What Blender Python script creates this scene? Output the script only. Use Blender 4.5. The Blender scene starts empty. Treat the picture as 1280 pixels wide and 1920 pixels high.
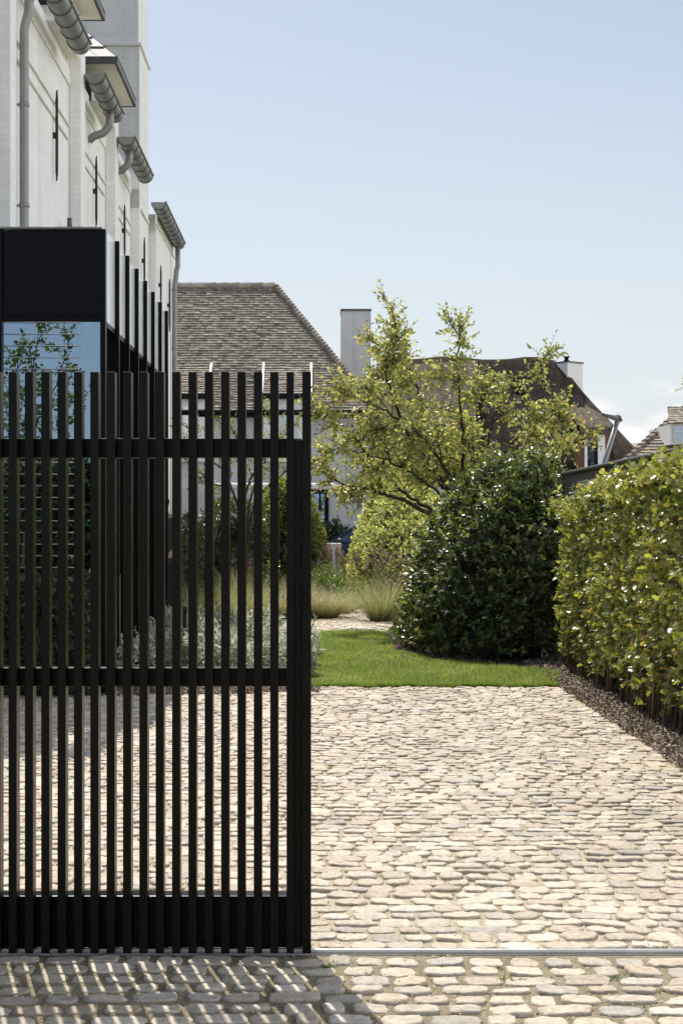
import bpy, bmesh, math, random
import numpy as np
from mathutils import Vector, Matrix
random.seed(7); rng = np.random.default_rng(11)
R = math.radians
scene = bpy.context.scene
COL = scene.collection
F = 2800.0; VX = 597.0; VY = 985.0; EYE = 1.6
def at(px, py, Y):
    return Vector(((px-VX)/F*Y, Y, EYE+(VY-py)/F*Y))
def gx(px, Y): return (px-VX)/F*Y
def gz(py, Y): return EYE+(VY-py)/F*Y
# ------------------------------------------------------------------ tagging
def tag(o, label=None, cat=None, group=None, kind=None):
    if label: o['label'] = label
    if cat: o['category'] = cat
    if group: o['group'] = group
    if kind: o['kind'] = kind
    return o
def thing(name, label, cat, loc=(0,0,0), rz=0, group=None):
    o = bpy.data.objects.new(name, None); COL.objects.link(o)
    o.location = loc; o.rotation_euler = (0,0,rz); o.empty_display_size = .2
    return tag(o, label, cat, group)
def link(name, me, mat, parent=None, world=True):
    o = bpy.data.objects.new(name, me); COL.objects.link(o)
    if mat is not None:
        for m in (mat if isinstance(mat,(list,tuple)) else [mat]): me.materials.append(m)
    if parent is not None:
        o.parent = parent
        if world: o.matrix_parent_inverse = parent_matrix(parent).inverted()
    return o
def parent_matrix(p):
    m = Matrix.LocRotScale(p.location, p.rotation_euler, p.scale)
    if p.parent: m = parent_matrix(p.parent) @ p.matrix_parent_inverse @ m
    return m
def copy_tree(o, parent=None):
    c = o.copy(); COL.objects.link(c)
    if parent is not None: c.parent = parent
    for ch in list(o.children): copy_tree(ch, c)
    return c
# ------------------------------------------------------------------ mesh builder (world coordinates)
class MB:
    def __init__(s): s.v=[]; s.f=[]; s.sm=[]
    def add(s, vs, fs, smooth=False):
        n=len(s.v); s.v+= [tuple(v) for v in vs]; s.f+=[tuple(i+n for i in f) for f in fs]; s.sm += [smooth]*len(fs); return s
    def box(s, x0,x1,y0,y1,z0,z1):
        return s.add([(x0,y0,z0),(x1,y0,z0),(x1,y1,z0),(x0,y1,z0),(x0,y0,z1),(x1,y0,z1),(x1,y1,z1),(x0,y1,z1)],
          [(0,3,2,1),(4,5,6,7),(0,1,5,4),(1,2,6,5),(2,3,7,6),(3,0,4,7)])
    def obox(s, c, ax, ay, az):
        c=Vector(c);ax=Vector(ax);ay=Vector(ay);az=Vector(az)
        vs=[c+sx*ax+sy*ay+sz*az for sz in(-1,1) for sx,sy in((-1,-1),(1,-1),(1,1),(-1,1))]
        return s.add(vs,[(0,3,2,1),(4,5,6,7),(0,1,5,4),(1,2,6,5),(2,3,7,6),(3,0,4,7)])
    def poly(s, pts): return s.add(pts,[tuple(range(len(pts)))])
    def tube(s, pts, r, n=8, cap=True):
        pts=[Vector(p) for p in pts]
        rs = r if isinstance(r,(list,tuple)) else [r]*len(pts)
        vs=[]; up=Vector((.13,.21,.97))
        u=None
        for i,p in enumerate(pts):
            d=(pts[min(i+1,len(pts)-1)]-pts[max(i-1,0)])
            if d.length<1e-9: d=Vector((0,0,1))
            d.normalize()
            if u is None:
                u=d.cross(up if abs(d.dot(up))<.95 else Vector((1,0,0)))
            else:
                u = u-d*u.dot(d)
            u.normalize(); w=d.cross(u)
            for k in range(n):
                a=2*math.pi*k/n
                vs.append(p+(u*math.cos(a)+w*math.sin(a))*rs[i])
        fs=[]
        for i in range(len(pts)-1):
            for k in range(n):
                k2=(k+1)%n
                fs.append((i*n+k,i*n+k2,(i+1)*n+k2,(i+1)*n+k))
        s.add(vs,fs,True)
        if cap:
            b=len(s.v)-len(vs)
            s.f.append(tuple(b+k for k in range(n-1,-1,-1))); s.sm.append(False)
            s.f.append(tuple(b+(len(pts)-1)*n+k for k in range(n))); s.sm.append(False)
        return s
    def lathe(s, prof, c, n=20):
        vs=[];fs=[]
        for r,z in prof:
            for k in range(n):
                a=2*math.pi*k/n; vs.append((c[0]+r*math.cos(a),c[1]+r*math.sin(a),c[2]+z))
        for i in range(len(prof)-1):
            for k in range(n):
                k2=(k+1)%n; fs.append((i*n+k,i*n+k2,(i+1)*n+k2,(i+1)*n+k))
        return s.add(vs,fs,True)
    def build(s, name, mat, parent=None, bevel=0, seg=2, local=None, kind=None):
        me=bpy.data.meshes.new(name)
        vs=s.v
        me.from_pydata(vs,[],s.f); me.polygons.foreach_set('use_smooth',s.sm); me.update()
        o=link(name,me,mat,parent)
        if bevel:
            m=o.modifiers.new('bevel','BEVEL'); m.width=bevel; m.segments=seg; m.limit_method='ANGLE'; m.angle_limit=R(40)
        if kind: o['kind']=kind
        return o
# ------------------------------------------------------------------ big numpy meshes
def np_mesh(name, V, loops, totals, mat, parent=None, col=None, smooth=False):
    me=bpy.data.meshes.new(name)
    V=np.ascontiguousarray(V,dtype=np.float32)
    me.vertices.add(len(V)); me.vertices.foreach_set('co',V.ravel())
    loops=np.asarray(loops,dtype=np.int32); totals=np.asarray(totals,dtype=np.int32)
    me.loops.add(len(loops)); me.loops.foreach_set('vertex_index',loops)
    starts=np.concatenate([[0],np.cumsum(totals)[:-1]]).astype(np.int32)
    me.polygons.add(len(totals)); me.polygons.foreach_set('loop_start',starts)
    try: me.polygons.foreach_set('loop_total',totals)
    except Exception: pass
    me.polygons.foreach_set('use_smooth',np.full(len(totals),smooth))
    me.update(calc_edges=True)
    if col is not None:
        a=me.color_attributes.new('Col','FLOAT_COLOR','POINT')
        c=np.ones((len(V),4),dtype=np.float32); c[:,:3]=col
        a.data.foreach_set('color',c.ravel())
    return link(name,me,mat,parent)
class Acc:
    """accumulates big meshes of leaves, blades and twigs with a colour per vertex"""
    def __init__(s): s.V=[];s.L=[];s.T=[];s.C=[];s.n=0
    def add(s,V,L,T,C):
        s.V.append(V); s.L.append(np.asarray(L)+s.n); s.T.append(np.asarray(T)); s.C.append(C); s.n+=len(V)
    def build(s,name,mat,parent=None,smooth=False):
        return np_mesh(name,np.concatenate(s.V),np.concatenate(s.L),np.concatenate(s.T),mat,parent,np.concatenate(s.C),smooth)
def unit(a): return a/np.maximum(np.linalg.norm(a,axis=-1,keepdims=True),1e-9)
OVATE=(np.array([(0,0,0),(-.2,.22,.05),(-.27,.5,.07),(-.13,.82,.02),(0,1,-.06),(.13,.82,.02),(.27,.5,.07),(.2,.22,.05),(0,.5,0)]),
       [(0,8,2,1),(8,4,3,2),(0,7,6,8),(8,6,5,4)])
SIMPLE=(np.array([(0,0,0),(-.3,.45,.08),(0,1,-.04),(.3,.45,.08),(0,.5,0)]),[(0,4,2,1),(0,3,2,4)])
LANCE=(np.array([(0,0,0),(-.11,.3,.03),(-.1,.65,.0),(0,1,-.12),(.1,.65,.0),(.11,.3,.03)]),[(0,5,4,3,2,1)])
LOBED=(np.array([(0,0,0),(-.3,-.06,.04),(-.52,.28,.1),(-.27,.42,.03),(-.36,.72,.06),(0,1,-.1),(.36,.72,.06),(.27,.42,.03),(.52,.28,.1),(.3,-.06,.04),(0,.36,-.03)]),
       [(10,0,1,2),(10,2,3,4),(10,4,5),(10,5,6),(10,6,7,8),(10,8,9,0)])
def leaves(acc, P, D, N, S, C, tpl, wid=1.0):
    P=np.asarray(P);n=len(P)
    D=unit(D); Rr=unit(np.cross(D,N)); N=np.cross(Rr,D)
    tv,tf=tpl; m=len(tv)
    S=np.broadcast_to(S,(n,))[:,None,None]
    V=P[:,None,:]+S*(tv[None,:,0:1]*wid*Rr[:,None,:]+tv[None,:,1:2]*D[:,None,:]+tv[None,:,2:3]*N[:,None,:])
    fl=np.concatenate([np.array(f) for f in tf]); tot=np.array([len(f) for f in tf])
    L=(fl[None,:]+(np.arange(n)*m)[:,None]).ravel(); T=np.tile(tot,n)
    acc.add(V.reshape(-1,3),L,T,np.repeat(C,m,axis=0))
def palette(n, cols, w=None, jit=.18):
    cols=np.array(cols); i=rng.choice(len(cols),n,p=w)
    c=cols[i]*(1+rng.normal(0,jit,(n,1)))
    return np.clip(c,.004,.9)
def sprigs(acc, C, A, k, L, leaf, cols, w, tpl, wid=1.0, spread=.8, up=.5, jit=.18):
    """k leaves round each shoot of length L that starts at C and points along A"""
    n=len(C); C=np.repeat(C,k,0); A=unit(np.repeat(A,k,0)); N=n*k
    t=np.tile((np.arange(k)+.5)/k,n)
    a=np.tile(np.arange(k)*2.4,n)+np.repeat(rng.uniform(0,6.28,n),k)
    ref=np.where(np.abs(A[:,2:3])<.9,np.array([[0,0,1.]]),np.array([[1.,0,0]]))
    U=unit(np.cross(A,ref)); W=np.cross(A,U)
    radial=U*np.cos(a)[:,None]+W*np.sin(a)[:,None]
    Lr=np.broadcast_to(L,(n,)) if np.ndim(L) else np.full(n,L)
    Pp=C+A*(t*np.repeat(Lr,k))[:,None]
    sp=(1.25-t*.75)[:,None]*spread
    D=unit(A*.7+radial*sp+rng.normal(0,.22,(N,3))+np.array([0,0,-.12]))
    Nn=unit(A*.6-radial*.25+np.array([0,0,up])+rng.normal(0,.3,(N,3)))
    S=leaf*rng.uniform(.65,1.2,N)
    leaves(acc,Pp,D,Nn,S,palette(N,cols,w,jit),tpl,wid)
def blades(acc, B, az, L, lean, width, cols, w=None, seg=5, droop=.5, jit=.2, tipcol=None):
    n=len(B); t=np.linspace(0,1,seg+1)
    L=np.broadcast_to(L,(n,)); lean=np.broadcast_to(lean,(n,))
    h=np.stack([np.cos(az),np.sin(az),np.zeros(n)],1)
    out=(lean[:,None]*t+droop*lean[:,None]*t**2.2)*L[:,None]
    upz=(t*(1-.28*lean[:,None])-droop*.55*lean[:,None]*t**3)*L[:,None]
    c=B[:,None,:]+h[:,None,:]*out[:,:,None]; c[:,:,2]+=upz
    side=np.stack([-np.sin(az),np.cos(az),np.zeros(n)],1)
    # turn the flat side a little at random
    side=unit(side+rng.normal(0,.5,(n,3))*np.array([1,1,.15]))
    wt=np.broadcast_to(width,(n,))[:,None]*(1-.92*t**1.5)[None,:]
    V=np.stack([c-side[:,None,:]*wt[:,:,None]*.5,c+side[:,None,:]*wt[:,:,None]*.5],2).reshape(-1,3)
    q=np.array([[2*i,2*i+1,2*i+3,2*i+2] for i in range(seg)]).ravel()
    Lp=(q[None,:]+(np.arange(n)*(seg+1)*2)[:,None]).ravel(); T=np.full(n*seg,4)
    cc=palette(n,cols,w,jit)
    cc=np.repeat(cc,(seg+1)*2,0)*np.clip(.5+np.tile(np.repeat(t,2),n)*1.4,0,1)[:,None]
    if tipcol is not None:
        tt=np.tile(np.repeat(t,2),n)[:,None]**2
        cc=cc*(1-tt)+np.array(tipcol)*tt
    acc.add(V,Lp,T,cc)
def twig_tube(acc, pts, rs, col, n=5):
    pts=[Vector(p) for p in pts]
    mb=MB(); mb.tube(pts,rs,n,cap=True)
    V=np.array(mb.v); L=np.concatenate([np.array(f) for f in mb.f]); T=[len(f) for f in mb.f]
    acc.add(V,L,T,np.tile(np.array(col),(len(V),1)))
# ------------------------------------------------------------------ materials
def mat(name): 
    m=bpy.data.materials.new(name); m.use_nodes=True; nt=m.node_tree
    return m,nt,nt.nodes['Principled BSDF'],nt.nodes['Material Output']
def nd(nt,t,**k):
    n=nt.nodes.new(t)
    for a,b in k.items():
        if a in n.inputs: n.inputs[a].default_value=b
        else: setattr(n,a,b)
    return n
def rgb(c): return (c[0],c[1],c[2],1)
def simple(name, c, rough=.5, metal=0, noise=.0, scale=8, bump=0, bscale=60, spec=.5, stretch=None, coat=0, bdist=.01):
    m,nt,b,o=mat(name)
    b.inputs['Base Color'].default_value=rgb(c); b.inputs['Roughness'].default_value=rough
    b.inputs['Metallic'].default_value=metal; b.inputs['Specular IOR Level'].default_value=spec
    b.inputs['Coat Weight'].default_value=coat
    tc=nd(nt,'ShaderNodeTexCoord'); vec=tc.outputs['Object']
    if stretch:
        mp=nd(nt,'ShaderNodeMapping'); mp.inputs['Scale'].default_value=stretch
        nt.links.new(vec,mp.inputs['Vector']); vec=mp.outputs['Vector']
    if noise:
        n=nd(nt,'ShaderNodeTexNoise',Scale=scale,Detail=6,Roughness=.6); nt.links.new(vec,n.inputs['Vector'])
        mr=nd(nt,'ShaderNodeMapRange'); mr.inputs['From Min'].default_value=.25; mr.inputs['From Max'].default_value=.75
        mr.inputs['To Min'].default_value=1-noise; mr.inputs['To Max'].default_value=1+noise
        nt.links.new(n.outputs['Fac'],mr.inputs['Value'])
        mx=nd(nt,'ShaderNodeVectorMath',operation='SCALE'); mx.inputs[0].default_value=c
        nt.links.new(mr.outputs['Result'],mx.inputs['Scale']); nt.links.new(mx.outputs['Vector'],b.inputs['Base Color'])
        mr2=nd(nt,'ShaderNodeMapRange'); mr2.inputs['To Min'].default_value=max(rough-.12,.02); mr2.inputs['To Max'].default_value=min(rough+.15,1)
        nt.links.new(n.outputs['Fac'],mr2.inputs['Value']); nt.links.new(mr2.outputs['Result'],b.inputs['Roughness'])
    if bump:
        n2=nd(nt,'ShaderNodeTexNoise',Scale=bscale,Detail=5,Roughness=.65); nt.links.new(vec,n2.inputs['Vector'])
        bp=nd(nt,'ShaderNodeBump',Strength=bump,Distance=bdist); nt.links.new(n2.outputs['Fac'],bp.inputs['Height'])
        nt.links.new(bp.outputs['Normal'],b.inputs['Normal'])
    return m
def leafmat(name, trans=.4, rough=.45, tint=(1.3,1.35,.6), spec=.4):
    m,nt,b,o=mat(name)
    at_=nd(nt,'ShaderNodeAttribute'); at_.attribute_name='Col'
    nt.links.new(at_.outputs['Color'],b.inputs['Base Color'])
    b.inputs['Roughness'].default_value=rough; b.inputs['Specular IOR Level'].default_value=spec
    tr=nd(nt,'ShaderNodeBsdfTranslucent')
    mu=nd(nt,'ShaderNodeVectorMath',operation='MULTIPLY'); mu.inputs[1].default_value=tint
    nt.links.new(at_.outputs['Color'],mu.inputs[0]); nt.links.new(mu.outputs['Vector'],tr.inputs['Color'])
    mx=nd(nt,'ShaderNodeMixShader',Fac=trans)
    nt.links.new(b.outputs['BSDF'],mx.inputs[1]); nt.links.new(tr.outputs['BSDF'],mx.inputs[2])
    nt.links.new(mx.outputs['Shader'],o.inputs['Surface'])
    return m
def colmat(name, rough=.8, noise=.25, scale=40, bump=.3, bscale=90, spec=.3, dist=.004, big=0):
    m,nt,b,o=mat(name)
    a=nd(nt,'ShaderNodeAttribute'); a.attribute_name='Col'
    tc=nd(nt,'ShaderNodeTexCoord')
    n=nd(nt,'ShaderNodeTexNoise',Scale=scale,Detail=7,Roughness=.65); nt.links.new(tc.outputs['Object'],n.inputs['Vector'])
    mr=nd(nt,'ShaderNodeMapRange'); mr.inputs['From Min'].default_value=.25; mr.inputs['From Max'].default_value=.75
    mr.inputs['To Min'].default_value=1-noise; mr.inputs['To Max'].default_value=1+noise
    nt.links.new(n.outputs['Fac'],mr.inputs['Value'])
    mx=nd(nt,'ShaderNodeVectorMath',operation='SCALE'); nt.links.new(a.outputs['Color'],mx.inputs[0]); nt.links.new(mr.outputs['Result'],mx.inputs['Scale'])
    out=mx.outputs['Vector']
    if big:
        nb=nd(nt,'ShaderNodeTexNoise',Scale=.9,Detail=5,Roughness=.6); nt.links.new(tc.outputs['Object'],nb.inputs['Vector'])
        rb=nd(nt,'ShaderNodeMapRange'); rb.inputs['From Min'].default_value=.3; rb.inputs['From Max'].default_value=.7; rb.inputs['To Min'].default_value=1-big; rb.inputs['To Max'].default_value=1+big*.6
        nt.links.new(nb.outputs['Fac'],rb.inputs['Value'])
        m3=nd(nt,'ShaderNodeVectorMath',operation='SCALE'); nt.links.new(out,m3.inputs[0]); nt.links.new(rb.outputs['Result'],m3.inputs['Scale']); out=m3.outputs['Vector']
    nt.links.new(out,b.inputs['Base Color']); b.inputs['Roughness'].default_value=rough; b.inputs['Specular IOR Level'].default_value=spec
    if bump:
        n2=nd(nt,'ShaderNodeTexNoise',Scale=bscale,Detail=6,Roughness=.7); nt.links.new(tc.outputs['Object'],n2.inputs['Vector'])
        bp=nd(nt,'ShaderNodeBump',Strength=bump,Distance=dist); nt.links.new(n2.outputs['Fac'],bp.inputs['Height']); nt.links.new(bp.outputs['Normal'],b.inputs['Normal'])
    return m
def brickmat(name, c=(.91,.91,.90), axes=('Y','Z'), bump=.22, var=.05, bw=.22, rh=.065):
    m,nt,b,o=mat(name)
    tc=nd(nt,'ShaderNodeTexCoord'); sp=nd(nt,'ShaderNodeSeparateXYZ'); nt.links.new(tc.outputs['Object'],sp.inputs['Vector'])
    cb=nd(nt,'ShaderNodeCombineXYZ'); nt.links.new(sp.outputs[axes[0]],cb.inputs['X']); nt.links.new(sp.outputs[axes[1]],cb.inputs['Y'])
    br=nd(nt,'ShaderNodeTexBrick'); br.inputs['Scale'].default_value=1; br.inputs['Brick Width'].default_value=bw; br.inputs['Row Height'].default_value=rh
    br.inputs['Mortar Size'].default_value=.006; br.inputs['Mortar Smooth'].default_value=.6
    br.inputs['Color1'].default_value=rgb(c); br.inputs['Color2'].default_value=rgb([x*(1-var) for x in c]); br.inputs['Mortar'].default_value=rgb([x*.9 for x in c])
    nt.links.new(cb.outputs['Vector'],br.inputs['Vector'])
    n=nd(nt,'ShaderNodeTexNoise',Scale=1.3,Detail=8,Roughness=.65); nt.links.new(tc.outputs['Object'],n.inputs['Vector'])
    mr=nd(nt,'ShaderNodeMapRange'); mr.inputs['From Min'].default_value=.3; mr.inputs['From Max'].default_value=.7; mr.inputs['To Min'].default_value=.92; mr.inputs['To Max'].default_value=1.04
    nt.links.new(n.outputs['Fac'],mr.inputs['Value'])
    mx=nd(nt,'ShaderNodeVectorMath',operation='SCALE'); nt.links.new(br.outputs['Color'],mx.inputs[0]); nt.links.new(mr.outputs['Result'],mx.inputs['Scale'])
    ms=nd(nt,'ShaderNodeMapping'); ms.inputs['Scale'].default_value=(5,5,.22); nt.links.new(tc.outputs['Object'],ms.inputs['Vector'])
    ns=nd(nt,'ShaderNodeTexNoise',Scale=1.0,Detail=5,Roughness=.55); nt.links.new(ms.outputs['Vector'],ns.inputs['Vector'])
    rs=nd(nt,'ShaderNodeMapRange'); rs.inputs['From Min'].default_value=.34; rs.inputs['From Max'].default_value=.5; rs.inputs['To Min'].default_value=.88; rs.inputs['To Max'].default_value=1
    nt.links.new(ns.outputs['Fac'],rs.inputs['Value'])
    m4=nd(nt,'ShaderNodeVectorMath',operation='SCALE'); nt.links.new(mx.outputs['Vector'],m4.inputs[0]); nt.links.new(rs.outputs['Result'],m4.inputs['Scale'])
    nt.links.new(m4.outputs['Vector'],b.inputs['Base Color']); b.inputs['Roughness'].default_value=.7
    n2=nd(nt,'ShaderNodeTexNoise',Scale=35,Detail=5); nt.links.new(tc.outputs['Object'],n2.inputs['Vector'])
    ad=nd(nt,'ShaderNodeMath',operation='MULTIPLY_ADD'); ad.inputs[1].default_value=.5; nt.links.new(n2.outputs['Fac'],ad.inputs[0])
    iv=nd(nt,'ShaderNodeMath',operation='SUBTRACT'); iv.inputs[0].default_value=1; nt.links.new(br.outputs['Fac'],iv.inputs[1]); nt.links.new(iv.outputs[0],ad.inputs[2])
    bp=nd(nt,'ShaderNodeBump',Strength=bump,Distance=.012); nt.links.new(ad.outputs[0],bp.inputs['Height']); nt.links.new(bp.outputs['Normal'],b.inputs['Normal'])
    return m
def glassmat(name, refl=.35, tint=(.5,.58,.6), rough=.0, gcol=(.9,.95,1)):
    m,nt,b,o=mat(name); nt.nodes.remove(b)
    g=nd(nt,'ShaderNodeBsdfGlossy',Roughness=rough); g.inputs['Color'].default_value=rgb(gcol)
    t=nd(nt,'ShaderNodeBsdfTransparent'); t.inputs['Color'].default_value=rgb(tint)
    lw=nd(nt,'ShaderNodeFresnel',IOR=1.5)
    mr=nd(nt,'ShaderNodeMapRange'); mr.inputs['From Min'].default_value=.04; mr.inputs['From Max'].default_value=1; mr.inputs['To Min'].default_value=refl; mr.inputs['To Max'].default_value=1
    nt.links.new(lw.outputs['Fac'],mr.inputs['Value'])
    mx=nd(nt,'ShaderNodeMixShader'); nt.links.new(mr.outputs['Result'],mx.inputs['Fac'])
    nt.links.new(t.outputs[0],mx.inputs[1]); nt.links.new(g.outputs[0],mx.inputs[2]); nt.links.new(mx.outputs[0],o.inputs['Surface'])
    return m
M={}
M['gate']=simple('black_powder_coat',(.0065,.006,.0057),.27,0,.25,12,.03,300,spec=.14)
M['black']=simple('black_aluminium',(.005,.0055,.0075),.33,0,.2,6,0,spec=.10)
M['panel']=simple('pale_aluminium_panel',(.80,.83,.84),.18,.0,.05,3,0)
M['zinc']=simple('weathered_zinc',(.27,.28,.28),.5,.55,.18,5,.06,40)
M['zincdark']=simple('zinc_strap',(.12,.12,.12),.5,.5,.1,8)
M['steel']=simple('galvanised_rail',(.66,.66,.65),.42,.35,.12,14,.05,60)
M['wallY']=brickmat('white_painted_brick_side',axes=('Y','Z'))
M['wallX']=brickmat('white_painted_brick_front',axes=('X','Z'))
M['housewall']=brickmat('shaded_white_brick',(.66,.665,.68),axes=('X','Z'))  # shade on the house front put into a darker, bluer brick colour
M['plaster']=simple('cream_render',(.86,.84,.77),.8,0,.06,3,.05,50)
M['iron']=simple('wrought_iron',(.012,.012,.013),.55,0,.3,20,.15,80)
M['white']=simple('white_paint',(.85,.85,.84),.55,0,.05,4)
M['concrete']=simple('pale_concrete',(.52,.51,.49),.8,0,.12,6,.15,60)
M['slate']=colmat('slate',.55,.2,20,.2,60)
M['tile']=colmat('clay_tiles',.85,.3,14,.3,50,.25)
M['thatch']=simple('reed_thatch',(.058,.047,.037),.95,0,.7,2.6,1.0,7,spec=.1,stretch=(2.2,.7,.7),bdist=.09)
M['thatchlit']=simple('sunlit_thatch',(.145,.122,.092),.95,0,.65,2.6,1.0,7,spec=.1,stretch=(2.2,.7,.7),bdist=.09)  # lit copy of the reed thatch, sun on it painted as a paler tone
M['timber']=simple('brown_timber',(.16,.075,.035),.6,0,.3,9,.1,40,stretch=(1,1,8))
M['stone']=colmat('cobblestone',.82,.30,30,.8,70,.2,.010,big=.14)
M['bark']=colmat('bark',.9,.35,30,.6,60,.2,.01)
M['glass']=glassmat('reflective_glass',.50,(.26,.32,.36),gcol=(.50,.68,.90))
M['glassdark']=glassmat('window_glass',.25,(.10,.12,.13))
M['room']=simple('dark_room',(.03,.032,.034),.9,0,.2,3)
M['leaf_hedge']=leafmat('hedge_leaf',.34,.30,(1.7,1.7,.6),.75)
M['leaf_dark']=leafmat('glossy_dark_leaf',.30,.33,(1.4,1.5,.5),.75)
M['leaf_dome']=leafmat('clipped_leaf',.52,.38,(1.5,1.5,.6),.45)
M['leaf_tree']=leafmat('tree_leaf',.50,.34,(1.6,1.55,.85),.55)
M['leaf_silver']=leafmat('silver_leaf',.32,.7,(1,1.05,.9),.2)
M['leaf_grass']=leafmat('grass_blade',.32,.5,(1.3,1.25,.7),.3)
M['lawn']=leafmat('lawn_blade',.45,.5,(1.35,1.4,.5),.25)
M['chip']=colmat('mulch',.95,.3,30,.3,80,.1)
M['skin']=simple('skin',(.5,.28,.2),.5,0,.05,10)
M['hair']=simple('brown_hair',(.03,.018,.012),.6,0,.3,60,.4,200)
M['shirt']=simple('dark_cloth',(.02,.022,.028),.85,0,.15,20,.1,120)
M['trousers']=simple('navy_cloth',(.025,.03,.045),.85,0,.15,20,.1,120)
M['shoe']=simple('shoe_leather',(.03,.02,.015),.5)
M['carpaint']=simple('dark_blue_car_paint',(.012,.02,.035),.25,.3,0,coat=1.0)
M['rubber']=simple('tyre_rubber',(.015,.015,.015),.8)
M['alloy']=simple('alloy',(.5,.5,.5),.3,.9)
M['plasticblack']=simple('black_plastic',(.015,.015,.016),.45)
M['lamp']=simple('headlamp_glass',(.6,.62,.65),.08,.3)
M['fence']=simple('black_coated_wire',(.010,.010,.012),.35,0,.1,30)
M['cane']=simple('bamboo_cane',(.20,.12,.06),.7,0,.3,14,.2,40)
M['olive']=simple('olive_panel',(.17,.145,.085),.55,0,.1,4)
M['bluepane']=glassmat('blue_window_glass',.45,(.08,.11,.14))
M['pantile']=M['tile']
M['beigeroof']=simple('beige_roof',(.33,.28,.235),.9,0,.12,3,.2,20)
# ================================================================== SETTING: ground sheets
def sheet(name, pts, z, m):
    mb=MB(); mb.poly([(x,y,z) for x,y in pts]); return mb.build(name,m,kind='structure')
def soilmat(name,c1,c2,scale,bump,dist=.02):
    m,nt,b,o=mat(name); tc=nd(nt,'ShaderNodeTexCoord')
    n=nd(nt,'ShaderNodeTexNoise',Scale=scale,Detail=9,Roughness=.7); nt.links.new(tc.outputs['Object'],n.inputs['Vector'])
    n3=nd(nt,'ShaderNodeTexNoise',Scale=scale*.03,Detail=4,Roughness=.6); nt.links.new(tc.outputs['Object'],n3.inputs['Vector'])
    r=nd(nt,'ShaderNodeValToRGB'); r.color_ramp.elements[0].color=rgb(c1); r.color_ramp.elements[1].color=rgb(c2); r.color_ramp.elements[0].position=.36; r.color_ramp.elements[1].position=.64
    nt.links.new(n.outputs['Fac'],r.inputs['Fac'])
    mr=nd(nt,'ShaderNodeMapRange'); mr.inputs['From Min'].default_value=.3; mr.inputs['From Max'].default_value=.7; mr.inputs['To Min'].default_value=.72; mr.inputs['To Max'].default_value=1.15
    nt.links.new(n3.outputs['Fac'],mr.inputs['Value'])
    mx=nd(nt,'ShaderNodeVectorMath',operation='SCALE'); nt.links.new(r.outputs['Color'],mx.inputs[0]); nt.links.new(mr.outputs['Result'],mx.inputs['Scale'])
    nt.links.new(mx.outputs['Vector'],b.inputs['Base Color']); b.inputs['Roughness'].default_value=.95; b.inputs['Specular IOR Level'].default_value=.15
    bp=nd(nt,'ShaderNodeBump',Strength=bump,Distance=dist); nt.links.new(n.outputs['Fac'],bp.inputs['Height']); nt.links.new(bp.outputs['Normal'],b.inputs['Normal'])
    return m
M['sand']=soilmat('sandy_joint',(.38,.32,.225),(.62,.54,.405),120,.8,.008)
M['sandfront']=soilmat('mossy_joint',(.20,.17,.10),(.47,.40,.28),130,.9,.010)
M['soil']=soilmat('dark_soil',(.06,.045,.034),(.20,.15,.11),60,1.0,.03)
M['lawnbase']=soilmat('turf',(.05,.08,.018),(.10,.15,.03),50,.5)
M['earth']=soilmat('open_ground',(.13,.14,.07),(.22,.21,.13),6,.4)
M['asphalt']=soilmat('asphalt',(.045,.045,.047),(.07,.07,.07),90,.4,.006)
TRACK=5.58
sheet('ground',[(-600,-60),(600,-60),(600,1500),(-600,1500)],-.09,M['earth'])
sheet('drive_bed',[(-7,TRACK),(2.42,TRACK),(2.42,14.85),(-.05,14.85),(-.25,14.25),(-2.0,14.0),(-7,14.0)],-.003,M['sand'])
sheet('forecourt_bed',[(-7,-6),(7,-6),(7,TRACK),(-7,TRACK)],-.004,M['sandfront'])
sheet('hedge_border_soil',[(2.42,TRACK),(4.2,TRACK),(4.2,24),(2.6,24),(2.42,14.85)],-.006,M['soil'])
sheet('planting_bed_soil',[(-2.0,14.0),(-.25,14.25),(-.05,14.85),(-.1,16.5),(-.35,22.4),(-2.6,22.4),(-3.2,14.0)],-.004,M['soil'])
sheet('lawn_base',[(-.05,14.85),(2.42,14.85),(2.6,24),(1.2,24),(1.0,22.4),(-.35,22.4),(-.1,16.5)],-.002,M['lawnbase'])
sheet('shrub_bed_soil',[(.95,19.2),(1.5,17.9),(2.2,17.0),(2.63,16.3),(3.9,16.3),(3.9,23),(1.2,22.6)],.004,M['soil'])
sheet('garden_path_bed',[(-1.4,22.4),(1.0,22.4),(1.2,24),(1.35,26),(1.6,29),(.7,29),(.35,25.8),(-1.4,25.2)],-.003,M['sand'])
sheet('garden_bed_soil',[(-4,25.2),(-1.4,25.2),(.35,25.8),(.7,29),(1.6,29),(1.35,26),(1.2,24),(5,24),(5,38.2),(-4,38.2)],-.014,M['soil'])
sheet('road',[(-120,40.0),(120,40.0),(120,45.4),(-120,45.4)],-.07,M['asphalt'])
kb=MB().box(-40,40,39.85,40.0,-.09,.05); kb.build('kerb',M['concrete'],bevel=.01,kind='structure')
pv=MB().box(-40,40,45.4,46.9,-.09,.05); pv.build('pavement',M['concrete'],bevel=.01,kind='structure')
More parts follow.
